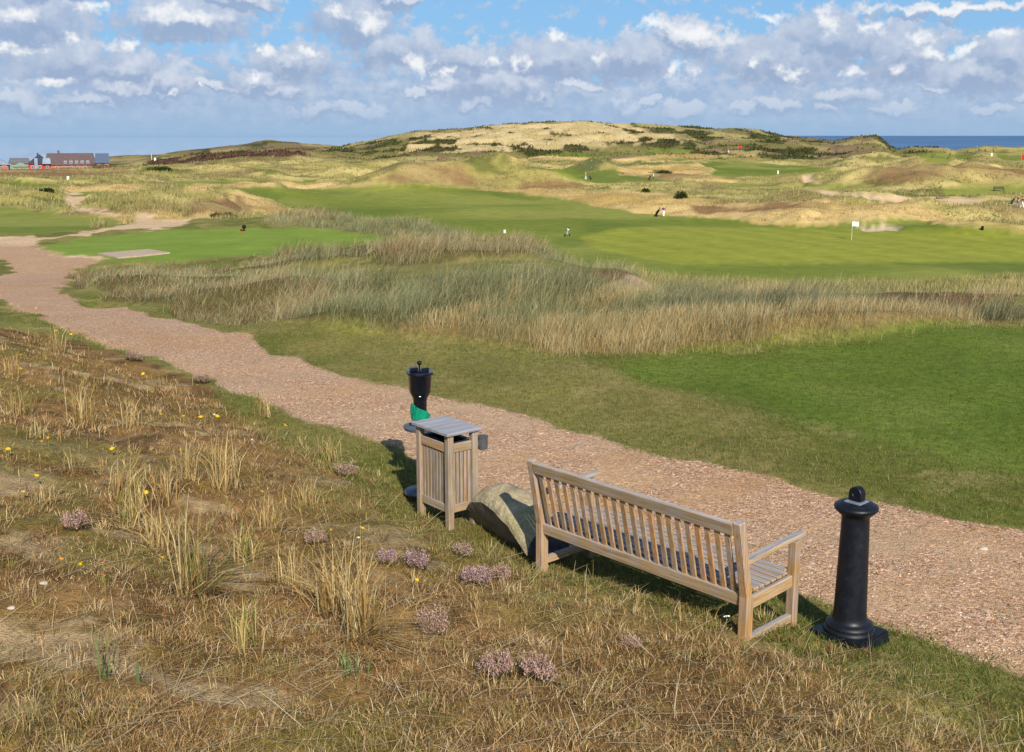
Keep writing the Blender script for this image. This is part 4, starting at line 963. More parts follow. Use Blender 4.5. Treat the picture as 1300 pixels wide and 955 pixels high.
# ------------------------------------------------------------------ vegetation
def leafmat(name, trans=.35, rough=.7):
    m, nt, b = mat(name); at = N(nt, 'ShaderNodeAttribute', attribute_name='tint')
    nt.links.new(at.outputs['Color'], b.inputs['Base Color']); b.inputs['Roughness'].default_value = rough; b.inputs['Specular IOR Level'].default_value = .2
    tr = nt.nodes.new('ShaderNodeBsdfTranslucent'); nt.links.new(at.outputs['Color'], tr.inputs[0])
    ms = nt.nodes.new('ShaderNodeMixShader'); ms.inputs[0].default_value = trans
    out = nt.nodes['Material Output']; L(nt, b, 0, ms, 1); L(nt, tr, 0, ms, 2); L(nt, ms, 0, out, 0); return m
LEAF = leafmat('grass_blade', .48); LITTER = leafmat('dry_litter', .15)
def blade_arrays(x, y, z, h, ad, lean, w, colr, curve=.35, segs=2):
    n = len(x); P0 = np.stack([x, y, z], 1)
    hor = np.stack([np.cos(ad), np.sin(ad), np.zeros(n)], 1)
    sa = ad+PI/2+rng.normal(0, .7, n); sv = np.stack([np.cos(sa), np.sin(sa), np.zeros(n)], 1)*(w/2)[:, None]
    up = np.array([0, 0, 1.0])
    ln = np.sqrt(1+lean**2)
    tip = P0+(hor*(lean/ln)[:, None]+up*(1/ln)[:, None])*h[:, None]
    if segs == 1:
        V = np.stack([P0-sv, P0+sv, tip], 1).reshape(-1, 3); Fc = np.arange(3*n); cnt = np.full(n, 3); cc = np.repeat(colr, 3, 0)
        return V, Fc, cnt, cc
    mid = P0+(hor*(curve*lean/ln)[:, None]+up*((.5+.12)/ln)[:, None]+0)*h[:, None]
    V = np.stack([P0-sv, P0+sv, mid+sv*.8, mid-sv*.8, tip], 1).reshape(-1, 3)
    b = np.arange(n)[:, None]*5
    Fc = np.concatenate([b+0, b+1, b+2, b+3, b+3, b+2, b+4], 1).ravel(); cnt = np.tile([4, 3], n)
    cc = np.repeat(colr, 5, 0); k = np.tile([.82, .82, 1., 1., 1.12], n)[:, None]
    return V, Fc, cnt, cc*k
def merge(name, parts, m, parent=None):
    V = []; Fc = []; cn = []; cc = []; o = 0
    for a in parts:
        V.append(a[0]); Fc.append(a[1]+o); cn.append(a[2]); cc.append(a[3]); o += len(a[0])
    return np_mesh(name, np.concatenate(V), np.concatenate(Fc), np.concatenate(cn), m, {'tint': np.concatenate(cc)}, parent)
def scatter(n, d0, d1, p0=-30, p1=1330):
    a0, a1 = math.atan((p0-CX)*cp/F*1.12), math.atan((p1-CX)*cp/F*1.12)
    a = rng.uniform(a0, a1, n); d = np.exp(rng.uniform(math.log(d0), math.log(d1), n)); return d*np.sin(a), d*np.cos(a)
def near_idx(x, y):
    a = np.arctan2(x, y); l = np.log(np.hypot(x, y))
    ci = np.clip(np.round(np.interp(a, az, np.arange(NC))), 0, NC-1).astype(int); ri = np.clip(np.round(np.interp(l, lr, np.arange(NR))), 0, NR-1).astype(int)
    return ri, ci
def pick(cols, n, wts=None):
    cs = np.array([pal(*c) for c in cols]); i = rng.choice(len(cols), n, p=wts); return cs[i]*rng.uniform(.8, 1.2, (n, 1))
def clumpy(n, d0, d1, spread, per, p0=-30, p1=1330):
    cx, cy = scatter(n, d0, d1, p0, p1); k = rng.poisson(per, n); cx = np.repeat(cx, k); cy = np.repeat(cy, k); cid = np.repeat(np.arange(n), k)
    sp_ = rng.gamma(2, spread/2, len(cx)); a = rng.uniform(0, 2*PI, len(cx)); return cx+sp_*np.cos(a), cy+sp_*np.sin(a), cid, a, sp_
OBS = [(.87, 7.37, 0)]      # nothing grows through the furniture
# 1 foreground dune litter
x, y = scatter(390000, 3.6, 22); ri, ci = near_idx(x, y); s = SIDE[ri, ci]; dd = np.hypot(x, y)
keep = (s > .1) & (rng.random(len(x)) < sstep(.1, .9, s)); x, y, s, dd = x[keep], y[keep], s[keep], dd[keep]
q = fbm(x/.45, y/.45, 201, 3); q2 = fbm(x/.9+9, y/.5+0, 125, 4); q3 = fbm(x/1.3, y/1.3, 203, 3)
keep = rng.random(len(x)) < np.clip(1.15-sstep(.54, .64, q2)*1.0, .1, 1); x, y, s, dd, q, q3 = [k[keep] for k in (x, y, s, dd, q, q3)]
n = len(x)
colr = pick([(186,144,88), (154,116,68), (218,184,130), (124,94,58), (156,132,72), (196,156,102), (100,74,46), (232,206,160)], n)
og = (q3 > .6) & (rng.random(n) < .45); colr[og] = pick([(146,136,70), (126,124,58), (168,154,88)], og.sum())
vg = (px_of(x, y) > 240+60*rng.random(n)) & (s < 1.6) & (rng.random(n) < sstep(1.6, .3, s)*.85); colr[vg] = pick([(118,134,54), (96,120,44), (150,146,80), (176,156,104)], vg.sum())
h = rng.gamma(3, .0105, n)*(1+.9*(q > .57)); h = np.clip(h, .010, .11)*(1+.7*sstep(7, 11, dd))
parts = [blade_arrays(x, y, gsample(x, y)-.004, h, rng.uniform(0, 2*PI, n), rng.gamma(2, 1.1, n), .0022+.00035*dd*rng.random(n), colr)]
# small tussocks and mossy cushions of dead grass
x, y, cid, ca, cs_ = clumpy(1900, 4, 20, .045, 24)
ri, ci = near_idx(x, y); s = SIDE[ri, ci]; k = (s > .5); x, y, cid, ca, s = x[k], y[k], cid[k], ca[k], s[k]; n = len(x); cn_ = rng.random(cid.max()+1)[cid]; dd = np.hypot(x, y)
cc_ = np.where((cn_ < .3)[:, None], pick([(214,184,130), (196,162,108), (228,204,154)], n), np.where((cn_ < .75)[:, None], pick([(134,98,64), (110,80,54), (158,118,78)], n), pick([(152,142,78), (134,130,66), (172,156,92)], n)))
parts.append(blade_arrays(x, y, gsample(x, y)-.005, rng.uniform(.025, .075, n)*(.6+1.1*rng.random(cid.max()+1)[cid]), ca, rng.gamma(2, .45, n), .0024+.00022*dd, cc_))
# long fallen straws
m_ = 6500; x, y = scatter(m_, 3.8, 14); ri, ci = near_idx(x, y); k = (SIDE[ri, ci] > .7); x, y = x[k], y[k]; n = len(x)
parts.append(blade_arrays(x, y, gsample(x, y)+.01, rng.uniform(.12, .42, n), rng.normal(.1, 1.0, n), rng.uniform(3, 14, n), rng.uniform(.0025, .0045, n), pick([(214,190,144), (196,168,116), (180,158,120), (226,208,170)], n), .55))
tag(merge('dune_litter', parts, LITTER), 'dry brown moss, litter and short grass covering the foreground dune', 'ground cover', kind='stuff')
# 2 verge turf and near lawn
pwb = blur(pw, 40)
x, y = scatter(330000, 5.6, 25); ri, ci = near_idx(x, y); s = SIDE[ri, ci]
pth = pw[ri, ci]; okk = (s <= 1.0) & ((s < .05) | (px_of(x, y) > 235+70*rng.random(len(x)))) & (~M['band'][ri, ci]) & (rng.random(len(x)) < np.clip(1-sstep(.15, .8, pwb[ri, ci]+(fbm(x/.35, y/.35, 211, 3)-.5)*.9), 0, 1)+.02*(fbm(x/.5, y/.5, 212, 3) > .58))
x, y, s, pth = x[okk], y[okk], s[okk], pth[okk]; n = len(x); dd = np.hypot(x, y)
br = gsample(x, y, M['brightlawn']); q = fbm(x/1.7, y/1.7, 213, 4)
colr = pick([(138,142,66), (118,130,54), (160,152,90), (180,164,112), (104,118,48)], n)
k = rng.random(n) < br*1.1+(q > .58)*.4; colr[k] = pick([(84,122,30), (72,108,26), (104,134,44)], k.sum())
k = (q < .42) & (rng.random(n) < .5*(1-br)); colr[k] = pick([(176,160,104), (158,142,88)], k.sum())
h = rng.gamma(4, .008, n)*(1-.4*br)*np.where(s > -.8, 1.25, 1)
tag(merge('short_grass', [blade_arrays(x, y, gsample(x, y)-.003, h, rng.uniform(0, 2*PI, n), rng.gamma(2, .4, n), .003+.0004*dd, colr, segs=1)], LEAF), 'short green turf on the verges of the gravel path', 'grass', kind='stuff')
def ri2(x, y): return near_idx(x, y)
# 3 the tall grass belt
hayw2 = blur(M['hay'].astype(float), 34)
bandw = blur(M['band'].astype(float), 6); hayw = blur(M['hay'].astype(float), 10); soilw = blur(M['soil'].astype(float), 4); psw = blur(M['palesand'].astype(float), 3); bgw = blur(M['backgrass'].astype(float), 2)
x, y, cid, ca, cs_ = clumpy(25000, 14, 76, .20, 26); ri, ci = near_idx(x, y)
px_ = px_of(x, y)
keepc = .25+.9*sstep(.36, .54, fbm(x/1.3, y/1.3, 227, 3))
wgt = keepc*np.maximum(bandw[ri, ci]*(1-M['tee'][ri, ci]), bgw[ri, ci])*(1-.8*hayw[ri, ci])*(1-.72*soilw[ri, ci]*(px_ < 950))*(1-.93*psw[ri, ci])
k = rng.random(len(x)) < wgt*np.where(M['path'][ri, ci] | M['tee'][ri, ci], 0, 1); x, y, cid, ca, cs_ = [a[k] for a in (x, y, cid, ca, cs_)]; n = len(x); dd = np.hypot(x, y); px_ = px_of(x, y)
cn_ = rng.random(cid.max()+1)[cid]; zone_q = fbm(x/3.5, y/3.5, 221, 3)
g1 = pick([(204,200,150), (182,184,134), (218,210,162), (158,164,118)], n); g2 = pick([(226,208,152), (208,186,132), (240,224,176), (188,160,112)], n); g3 = pick([(124,106,76), (104,88,62), (142,124,86)], n)
colr = np.where((cn_+zone_q*1.2-.6 < .70)[:, None], g1, g2); colr = np.where(((cn_ > .88) & (zone_q < .5))[:, None], g3, colr); big = fbm(x/7+3, y/5, 225, 2); k_ = (big > .56) & (rng.random(n) < .5) & (px_ < 850); colr[k_] = pick([(188,158,112), (158,128,88), (206,182,132)], k_.sum()); k_ = (big < .42) & (rng.random(n) < .6); colr[k_] = pick([(164,168,118), (146,152,106)], k_.sum()); rt = (px_ > 840) & (rng.random(n) < .85); colr[rt] = pick([(160,160,118), (138,142,104), (180,174,132), (118,122,90)], rt.sum())
hd = soilw[ri2(x, y)] > .3; colr[hd] = pick([(98,86,66), (84,72,56), (116,110,80), (130,120,92)], hd.sum())

h = np.where(hd & (px_ < 950), .5, 1)*np.where(px_ > 850, 1.12, 1)*rng.uniform(.24, .66, n)*(.6+.75*cn_*cn_+.5*(zone_q-.4))*np.where(px_ < 340, .55, 1)*sstep(12, 21, dd)
tallest = h*np.where(px_ > 850, 1.0, 1.0)
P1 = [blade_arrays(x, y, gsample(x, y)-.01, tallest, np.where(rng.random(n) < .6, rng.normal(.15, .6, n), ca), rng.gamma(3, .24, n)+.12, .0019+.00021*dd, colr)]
x, y, cid, ca, cs_ = clumpy(11500, 13, 40, .30, 22, 330, 1330); ri, ci = near_idx(x, y)
k = rng.random(len(x)) < hayw2[ri, ci]*(.35+.9*sstep(.38, .55, fbm(x/1.1, y/1.1, 223, 3))); x, y, cid, ca = x[k], y[k], cid[k], ca[k]; n = len(x); dd = np.hypot(x, y); ri, ci = near_idx(x, y); hk = .35+.65*sstep(.25, .8, hayw2[ri, ci])
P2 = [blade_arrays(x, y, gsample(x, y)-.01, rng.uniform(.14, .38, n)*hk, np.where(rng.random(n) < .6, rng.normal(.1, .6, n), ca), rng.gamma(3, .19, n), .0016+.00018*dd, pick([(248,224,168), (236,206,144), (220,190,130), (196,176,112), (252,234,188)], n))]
tag(merge('marram_grass', P1, LEAF), 'grey green and straw marram grass belt beyond the path', 'grass', kind='stuff')
tag(merge('hay_grass', P2, LEAF), 'pale hay coloured grass fringe between the turf and the marram', 'grass', kind='stuff')
# transition tufts into turf
# 4 rough grass on the far dunes
x, y, cid, ca, cs_ = clumpy(70000, 72, 430, .5, 8); ri, ci = near_idx(x, y)
bare = smooth[ri, ci] > .12; brn = blur(M['brown'].astype(float), 3)[ri, ci]; strw = blur(M['straw'].astype(float), 3)[ri, ci]
dd = np.hypot(x, y); q = fbm(x/7, y/5, 231, 3)
k = (~bare) & (~M['bunker'][ri, ci]) & (rng.random(len(x)) < (1-.4*brn)*(.35+.65*sstep(.4, .55, q))) & (gsample(x, y) > -12)
x, y, cid, ca, dd, q, strw, brn2 = [a[k] for a in (x, y, cid, ca, dd, q, strw, brn)]; n = len(x)
cn_ = rng.random(cid.max()+1)[cid]
colr = pick([(206,194,128), (186,178,112), (222,208,150), (164,162,98), (196,176,112)], n); k = (cn_ < .25); colr[k] = pick([(140,146,88), (126,134,80), (160,160,104)], k.sum())
k = rng.random(n) < strw*.8; colr[k] = pick([(226,196,134), (208,176,114), (236,210,156)], k.sum())
brk = brn2 > .4; colr[brk] = np.where((rng.random(n) < .6)[:, None], pick([(160,128,88), (140,112,78), (184,156,108)], n), colr)[brk]
h = rng.uniform(.35, .85, n)*(.7+.5*cn_)*(1-.45*strw)*(1-.5*brn2)
tag(merge('dune_grass', [blade_arrays(x, y, gsample(x, y)-.03, h, np.where(rng.random(n) < .5, rng.normal(.1, .7, n), ca), rng.gamma(3, .16, n)+.1, .02+.0005*dd, colr, segs=1)], LEAF), 'pale yellow green marram on the far dunes round the fairways', 'grass', kind='stuff')
# 5 low shrub on the hill
x, y = scatter(80000, 430, 800, 120, 1200); ri, ci = near_idx(x, y); c0 = col[ri, ci]; lum = c0.sum(1)
dark_ = lum < .26; k = rng.random(len(x)) < np.where(dark_, .75, .12); k &= gsample(x, y) > -10
x, y, c0 = x[k], y[k], c0[k]; n = len(x)
tag(merge('hill_scrub', [blade_arrays(x, y, gsample(x, y)-.2, rng.uniform(.5, 1.5, n), rng.uniform(0, 2*PI, n), rng.gamma(2, .3, n), rng.uniform(.6, 1.5, n), c0*rng.uniform(.7, 1.25, (n, 1)), segs=1)], LEAF), 'dark heath scrub and tussocks on the distant hill', 'scrub', kind='stuff')
# 6 loose gravel
def stones(n, d0, d1, maskf, smin, smax, cols, name, label, cat):
    x, y = scatter(n, d0, d1); ri, ci = near_idx(x, y); k = maskf(x, y, ri, ci); x, y = x[k], y[k]; n = len(x)
    oc = np.array([(1,0,0),(0,1,0),(-1,0,0),(0,-1,0),(.2,.1,.7),(0,0,-.6)], float)
    sc = (smin*(smax/smin)**(rng.random(n)**1.8))[:, None, None]*rng.uniform(.6, 1.2, (n, 6, 1)); a = rng.uniform(0, 2*PI, n)
    V = oc[None]*sc*np.stack([np.ones(n), rng.uniform(.6, 1, n), rng.uniform(.4, .8, n)], 1)[:, None]
    ca, sa = np.cos(a)[:, None], np.sin(a)[:, None]; V = np.stack([V[..., 0]*ca-V[..., 1]*sa, V[..., 0]*sa+V[..., 1]*ca, V[..., 2]], -1)
    V += np.stack([x, y, gsample(x, y)+.002], 1)[:, None]
    f_ = np.array([(0,1,4),(1,2,4),(2,3,4),(3,0,4),(1,0,5),(2,1,5),(3,2,5),(0,3,5)]); Fc = (f_[None]+np.arange(n)[:, None, None]*6).ravel()
    tag(np_mesh(name, V.reshape(-1, 3), Fc, np.full(n*8, 3), LITTER, {'tint': np.repeat(pick(cols, n), 6, 0)}), label, cat, kind='stuff')
STC = [(214,178,138), (190,148,108), (230,204,170), (164,122,88), (238,224,202), (206,184,156), (146,110,82)]
pedge = gsample(GX, GY, pw) if False else pw
stones(105000, 5.8, 20, lambda x, y, ri, ci: (pw[ri, ci] > .3) & (rng.random(len(x)) < .25+.75*sstep(.48, .6, fbm(x/.9, y/.9, 241, 3))), .004, .016, STC, 'loose_gravel', 'loose pinkish pebbles lying on the gravel path', 'gravel')
stones(16000, 6, 15, lambda x, y, ri, ci: (pw[ri, ci] < .9) & (blur(pw, 14)[ri, ci] > .04) & (SIDE[ri, ci] < 1.2), .004, .011, STC, 'scattered_pebbles', 'pale pebbles strewn in the grass edge of the path', 'gravel')
# ------------------------------------------------------------------ single plants of the foreground
def gz(x, y): return float(gsample(x, y))
def tuft(px, py, hpx, label, cols, n=46, fan=0.0, fdir=0.0, green=0, spread=.05, width=.0078, lean=.5, name='marram_tuft', cat='grass tuft', group=None):
    p = spot(px, py, 3.2, 30); d = math.hypot(p.x, p.y); H = hpx/F*d*1.12; n = int(n*1.8)
    t = H*rng.uniform(.55, 1.05, n); a = rng.normal(fdir if fan else .3, 2.2, n); ln = rng.gamma(2, lean/2, n)
    rx, ry = rng.normal(0, spread, n), rng.normal(0, spread, n)
    if fan:
        k = rng.random(n) < fan; a[k] = rng.normal(fdir, .35, k.sum()); ln[k] = rng.uniform(1.5, 5.0, k.sum()); t[k] = H*rng.uniform(.8, 1.25, k.sum())
    z = np.array([gz(p.x+i, p.y+j) for i, j in zip(rx, ry)])-p.z-.01
    A1 = blade_arrays(rx, ry, z, t, a, ln, rng.uniform(.7, 1.2, n)*width, pick(cols, n), .3)
    m2 = n//2; A2 = blade_arrays(rng.normal(0, spread*1.5, m2), rng.normal(0, spread*1.5, m2), np.zeros(m2)-.01, H*rng.uniform(.12, .4, m2), rng.uniform(0, 2*PI, m2), rng.gamma(2, .5, m2), np.full(m2, width), pick([(150,122,84), (176,150,104), (120,96,66)], m2), .3)
    o = merge(name, [A1, A2], LEAF); o.location = p; tag(o, label, cat, group); return o
ST = [(240,210,144), (222,186,116), (250,228,170), (204,168,106)]; SG = ST+[(168,168,84), (150,156,76)]; GR = [(150,168,104), (130,156,92), (168,178,112)]
T_ = [
 (27,526,34,'small straw tuft at the left edge below the yellow flowers',SG,.0,0,30),
 (106,543,58,'straw tuft with splayed tips above the fallen fan of straw at left',ST,.1,0,56),
 (163,543,38,'thin straw tuft just right of the splayed tuft near the left edge',ST,0,0,26),
 (44,556,24,'low greenish tuft by the left edge beside a fallen straw',SG,.4,.5,26),
 (95,600,36,'flattened fan of straw fallen toward the lower right near the left edge',ST,.9,-.5,60),
 (76,447,34,'pale tuft on the upper left of the dune near the path',ST,0,0,26),
 (155,634,58,'narrow upright straw tuft, left one of a close pair mid left',ST,0,0,34),
 (170,638,40,'yellow green short tuft, right one of a close pair mid left',SG,0,0,30),
 (210,634,48,'leaning straw tuft right of the close pair',ST,.2,.2,34),
 (237,607,50,'straw tuft behind the tall central one, with spread tips',ST,.1,.4,36),
 (286,621,70,'tall thin straw tuft right of centre left, leaning right',ST,0,0,40),
 (165,666,48,'green tinged tuft with a long straw arching left',SG,.2,3.0,34),
 (204,698,66,'brownish straw tuft left of the tallest left one',ST,.2,2.8,44),
 (246,752,128,'tall slim straw tuft with a yellow flower at its foot',SG,.35,-.5,64),
 (309,713,64,'greenish tuft with wide arching blades, right of the tall slim one',SG,.3,.2,44),
 (312,822,72,'yellow green thin tuft at the bottom left quarter',SG,.1,0,30),
 (345,674,50,'loose straw tuft with blades falling right, above the bottom middle',ST,.45,-.3,52),
 (372,744,60,'slim yellow tuft between two large straw tufts',ST,.1,0,34),
 (420,777,98,'pale bushy straw tuft left of the biggest one',ST,.15,2.6,54),
 (458,818,150,'biggest straw tuft with a bent sheaf fallen to its lower right',ST,.45,-.62,100),
 (334,800,26,'flat spray of long straws lying near the bottom, left of the biggest tuft',ST,1.0,-.3,24),
 (447,857,44,'yellow green young shoots at the foot of the biggest tuft',GR,.0,0,16),
 (392,640,40,'straw tuft near the middle of the dune above the loose falling one',ST,.2,0,34),
 (420,585,34,'small olive tuft close to the green verge',SG,.1,0,30),
 (338,528,30,'tiny straw tuft on the dune rim next to the path',ST,.1,0,24),
 (15,480,40,'ragged tuft cut by the left edge',ST,.3,0,34),
 (60,640,30,'small brown tuft above the pink heather at left',ST,.3,0,30),
 (560,650,26,'short pale tuft in front of the litter bin',SG,.2,0,24),
]
for (a, b2, hh, lb, cs, fan, fd, n_) in T_: tuft(a, b2, hh, lb, cs, n_, fan, fd)
for (a, b2, hh, lb) in [(128,864,70,'left of two long green blades at the bottom left'), (141,864,72,'right of two long green blades at the bottom left'), (176,868,40,'short green blade right of the two long ones')]:
    tuft(a, b2, hh, lb, GR, 3, 0, 0, spread=.012, width=.008, lean=.2, name='grass_blade', cat='grass blade')
for (a, b2, hh, lb) in [(813,776,26,'thin dry stalk in front of the bench middle'), (860,784,24,'dry stalk in front of the bench, left of the white flower'), (905,800,40,'curved dry stalk leaning right before the white flower'), (1063,815,16,'tan stalk before the left of the bollard base'), (1104,812,18,'tan stalk before the right of the bollard base')]:
    tuft(a, b2, hh, lb, ST, 4, 0, 0, spread=.02, width=.005, lean=.6, name='dry_stalk', cat='grass stalk')
# heather
hm = leafmat('heather_sprig', .2)
def heather(px, py, wpx, hpx, label, cols):
    p = spot(px, py, 3.2, 30); d = math.hypot(p.x, p.y); R_ = wpx/F*d*.5; H = hpx/F*d*.75
    n = 800; R_ *= 1.25; a = rng.uniform(0, 2*PI, n); lob = .62+.38*np.sin(a*2+px)*np.sin(a*3+py); rr_ = R_*rng.random(n)**.6*lob; x, y = rr_*np.cos(a), rr_*np.sin(a)*.8
    prof = H*(1-.55*(rr_/R_))*rng.uniform(.35, 1.05, n)+.01
    z = np.array([gz(p.x+i, p.y+j) for i, j in zip(x, y)])-p.z
    st = blade_arrays(x*.6, y*.6, z-.01, prof, a, rng.gamma(2, .3, n), np.full(n, .004), pick([(104,84,56), (92,96,52), (120,104,70)], n), .3)
    hn = n*3; k = rng.integers(0, n, hn); t = rng.uniform(.45, 1.08, hn)
    ln = rng.gamma(2, .3, hn); X = x[k]*.6+np.cos(a[k])*prof[k]*t*.35+rng.normal(0, .006, hn); Y = y[k]*.6+np.sin(a[k])*prof[k]*t*.35+rng.normal(0, .006, hn); Zc = z[k]+prof[k]*t
    fl = blade_arrays(X, Y, Zc, rng.uniform(.008, .016, hn), rng.uniform(0, 2*PI, hn), rng.gamma(2, .5, hn), rng.uniform(.006, .011, hn), pick(cols, hn), segs=1)
    o = merge('heather', [st, fl], hm); o.location = p; tag(o, label, 'heather', 'heather clumps on the foreground dune')
PK = [(204,168,152), (186,148,136), (216,186,166), (166,134,118)]; DP_ = [(192,158,158), (172,138,140), (206,178,172)]; FD = [(186,158,136), (164,134,114), (206,182,160)]
for a in [(97,672,44,30,'pink heather clump at the far left of the dune',PK), (530,722,44,34,'mauve heather clump below the litter bin, left of the densest one',DP_), (492,716,34,26,'small mauve heather clump left of the pair below the bin',DP_), (606,742,60,34,'densest mauve heather clump below the boulder',DP_),
          (588,706,36,22,'greyish heather clump touching the grass below the boulder',FD), (636,738,34,28,'pink heather right of the densest clump',PK), (552,806,60,50,'pale straggly heather in the bottom middle',PK), (630,858,64,44,'pale pink heather at the bottom edge, left one',PK), (680,862,72,46,'pale pink heather at the bottom edge, right one',PK),
          (256,487,30,18,'brown mauve heather by the dune rim near the path, right one',FD), (169,458,34,18,'brown mauve heather by the dune rim near the path, left one',FD), (440,606,42,26,'grey brown faded heather at the edge of the green verge',FD), (400,690,40,24,'low pinkish heather beside the straw tufts in the middle',FD), (800,824,40,20,'faint beige heather at the bottom in front of the bench',FD)]: heather(*a)
# flowers
ylw = plain('yellow_petals', lin(250,196,10), .6, .2, var=.1); orgp = plain('orange_petals', lin(232,140,20), .6, .2, var=.1); wht_ = plain('white_petals', lin(236,236,232), .7, .2); stm = plain('flower_stem', lin(130,128,70), .8, .1)
def bloom_bm(r, n=11):
    bm = bmesh.new(); c = bm.verts.new((0, 0, .004))
    for i in range(n):
        a = 2*PI*i/n; w = PI/n*.9
        v = [bm.verts.new((r*.35*math.cos(a-w), r*.35*math.sin(a-w), .003)), bm.verts.new((r*.95*math.cos(a-w*.6), r*.95*math.sin(a-w*.6), .002+r*.25)), bm.verts.new((r*math.cos(a), r*math.sin(a), r*.2)), bm.verts.new((r*.95*math.cos(a+w*.6), r*.95*math.sin(a+w*.6), .002+r*.25)), bm.verts.new((r*.35*math.cos(a+w), r*.35*math.sin(a+w), .003))]
        bm.faces.new(v); bm.faces.new((c, v[0], v[4]))
    r2 = bmesh.ops.create_icosphere(bm, subdivisions=1, radius=r*.4); bmesh.ops.scale(bm, vec=(1, 1, .6), verts=r2['verts']); return bm
bm = bmesh.new(); lathe(bm, [(.0018, -.02), (.0014, .5), (.0012, 1.0)], 5); fs_ = obj('stem', bm, stm); proto_stem = fs_.data
proto_b = {}
fb0 = obj('bloom', bloom_bm(.021), ylw); proto_b['y'] = fb0.data; fb1 = obj('bloom', bloom_bm(.019), orgp); proto_b['o'] = fb1.data
bm = bmesh.new()
for i in range(34):
    rr_ = .032*math.sqrt(random.random()); a = random.random()*2*PI; bmesh.ops.create_icosphere(bm, subdivisions=1, radius=.006, matrix=Matrix.Translation((rr_*math.cos(a), rr_*math.sin(a), .006*random.random()-rr_*.2)))
fb2 = obj('bloom', bm, wht_, smooth=True); proto_b['w'] = fb2.data
for o in (fs_, fb0, fb1, fb2): bpy.data.objects.remove(o)
def flower(px, py, kind='y', s_=1.0, h=.10, label=None, group='yellow flowers dotted over the foreground dune'):
    p = spot(px, py, 3.2, 30); d = math.hypot(p.x, p.y); h *= random.uniform(.7, 1.2)
    # foot lies slightly nearer so that the bloom is where the photo shows it
    k = 1-h/(CAMZ-p.z); p = Vector((p.x*k, p.y*k, 0)); p.z = gz(p.x, p.y)
    f = empty('yellow_flower' if kind != 'w' else 'white_flower', p, random.random()*6, label or 'small yellow flower on a thin stem in the dry foreground dune', 'flower', group)
    st = bpy.data.objects.new('stem', proto_stem); C.objects.link(st); st.parent = f; st.scale = (1, 1, h); 
    bl = bpy.data.objects.new('bloom', proto_b[kind]); C.objects.link(bl); bl.parent = f; bl.location = (0, 0, h); tl = random.uniform(.2, .8); bl.rotation_euler = (tl, 0, random.random()*6); ss = s_*.8*min(1.6, max(.75, d/8.)); bl.scale = (ss, ss, ss)
for a, b2 in [(30,399),(46,393),(71,421),(79,417),(90,425),(26,447),(26,473),(14,481),(182,478),(193,497),(205,534),(233,534),(255,535),(276,537),(61,556),(10,567),(142,567),(229,572),(46,601),(29,622),(185,623),(362,545),(333,624),(420,680),(206,708),(529,742),(53,561)]: flower(a, b2)
for a, b2 in [(137,525),(150,528),(139,536),(78,709)]: flower(a, b2, 'o', .9, .08, 'small orange faded flower among the dry grass at left', 'orange faded flowers')
flower(103,724,'y',1.5,.1,'largest yellow flower, double headed, below the pink heather at left',None); flower(131,723,'o',1.2,.2,'orange flower head on an upright stem, bottom left',None); flower(133,734,'o',1.1,.14,'orange flower head just under the upright one, bottom left',None); flower(246,731,'y',1.3,.1,'yellow flower at the foot of the tall slim straw tuft',None); flower(460,677,'y',1.3,.12,'yellow flower above the biggest straw tuft',None)
flower(753,723,'o',.9,.16,'orange flower on a stem in the shade under the left of the bench',None)
flower(922,789,'w',1.0,.14,'white umbel flower in the grass before the right post of the bench',None); flower(455,684,'w',.4,.06,'small white flower head left above the biggest straw tuft',None); flower(272,527,'w',.3,.05,'tiny white flower by the dune rim',None); flower(320,561,'w',.3,.05,'tiny white flower on the dune near the verge',None)
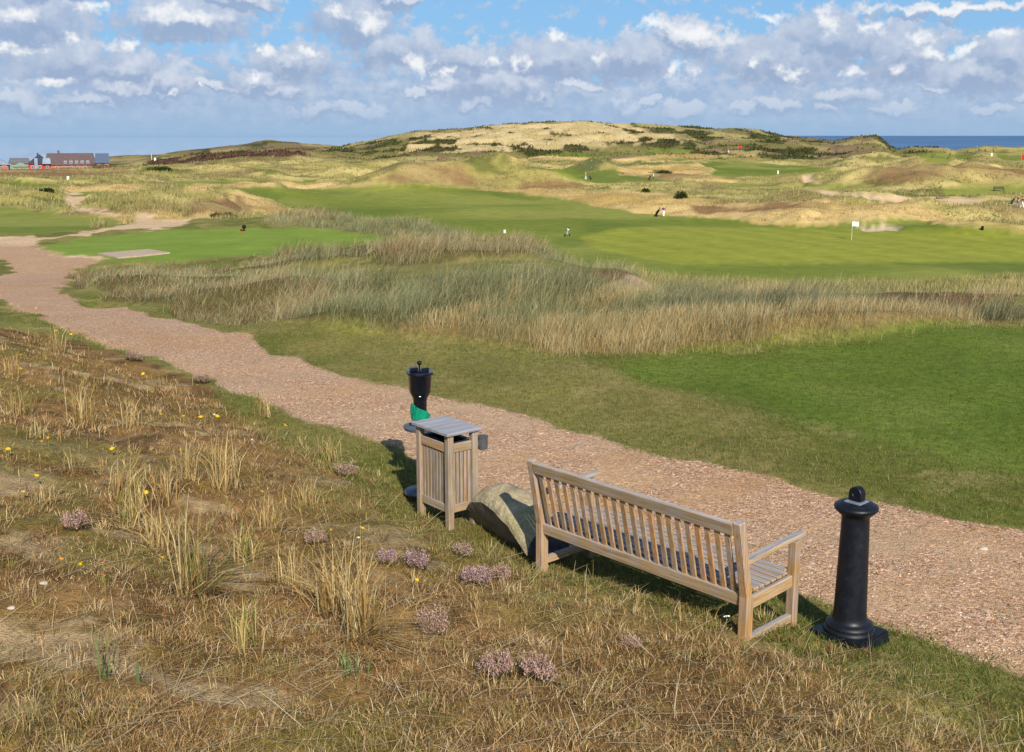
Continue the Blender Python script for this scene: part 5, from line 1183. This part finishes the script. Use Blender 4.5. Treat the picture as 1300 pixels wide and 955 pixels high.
# pale stones and a leaf
for (a, b2, r_, lb) in [(55,741,.022,'small pale stone lying below the pink heather at left'), (14,772,.018,'small grey stone near the left edge at the bottom'), (1248,697,.03,'pale flat stone lying on the gravel path at right')]:
    p = spot(a, b2, 3.2, 30); bm = bmesh.new(); bmesh.ops.create_icosphere(bm, subdivisions=3, radius=r_)
    for v in bm.verts: v.co = Vector((v.co.x*1.3, v.co.y, v.co.z*.6))*(1+.12*math.sin(v.co.x*150+v.co.y*90))
    o = obj('stone', bm, plain('pale_stone', lin(176,166,150), .9, .2), smooth=True); o.location = p; tag(o, lb, 'stone')
p = spot(933, 820, 3.2, 30); bm = bmesh.new(); vs = [bm.verts.new(v) for v in ((-.04, 0, 0), (-.02, .025, .015), (.02, .02, .02), (.04, 0, .01), (.02, -.02, .005), (-.015, -.02, .01))]; bm.faces.new(vs); bmesh.ops.subdivide_edges(bm, edges=bm.edges[:], cuts=2); o = obj('dead_leaf', bm, plain('rust_leaf', lin(142,96,70), .8, .1)); o.location = p; o.modifiers.new('s', 'SOLIDIFY').thickness = .002; tag(o, 'rusty brown dead leaf at the foot of the bench corner post', 'leaf')
# gorse bushes among the far straw
def bush(px, py, wpx, hpx, label):
    p = gp(px, py, 80, 500); d = math.hypot(p.x, p.y); R_ = wpx/F*d*.5; H = hpx/F*d; n = 1500
    a = rng.uniform(0, 2*PI, n); ph = np.arccos(rng.random(n)); r = (rng.random(n)**.35)*(1+.25*np.sin(a*3+px))
    x = R_*r*np.sin(ph)*np.cos(a); y = R_*.7*r*np.sin(ph)*np.sin(a); z = H*r*np.cos(ph)
    b_ = empty('gorse_bush', p, 0, label, 'bush')
    merge('foliage', [blade_arrays(x, y, z-.1, rng.uniform(.15, .35, n), rng.uniform(0, 2*PI, n), rng.gamma(2, .5, n), rng.uniform(.1, .25, n), pick([(66,80,36), (84,96,44), (50,62,30)], n), segs=1)], LEAF, b_)
    bm = bmesh.new(); lathe(bm, [(.08, -.2), (.05, H*.6)], 8); obj('stem', bm, dw, b_)
for a in [(865,252,17,8,'dark green gorse bush above the golfer in white trousers, right of centre'), (819,244,10,4,'small dark bush in the straw left of the biggest gorse bush'), (276,278,14,6,'left of two dark bushes behind the tee lawn'), (290,279,18,7,'right of two dark bushes behind the tee lawn'), (840,220,30,4,'long low dark thicket beside the distant fairway'), (128,213,32,6,'dark hedge in front of the glazed wing of the building'), (60,243,16,3,'low dark scrub patch among the left dunes'), (205,216,30,4,'dark scrub strip at the foot of the heather slope')]: bush(*a)
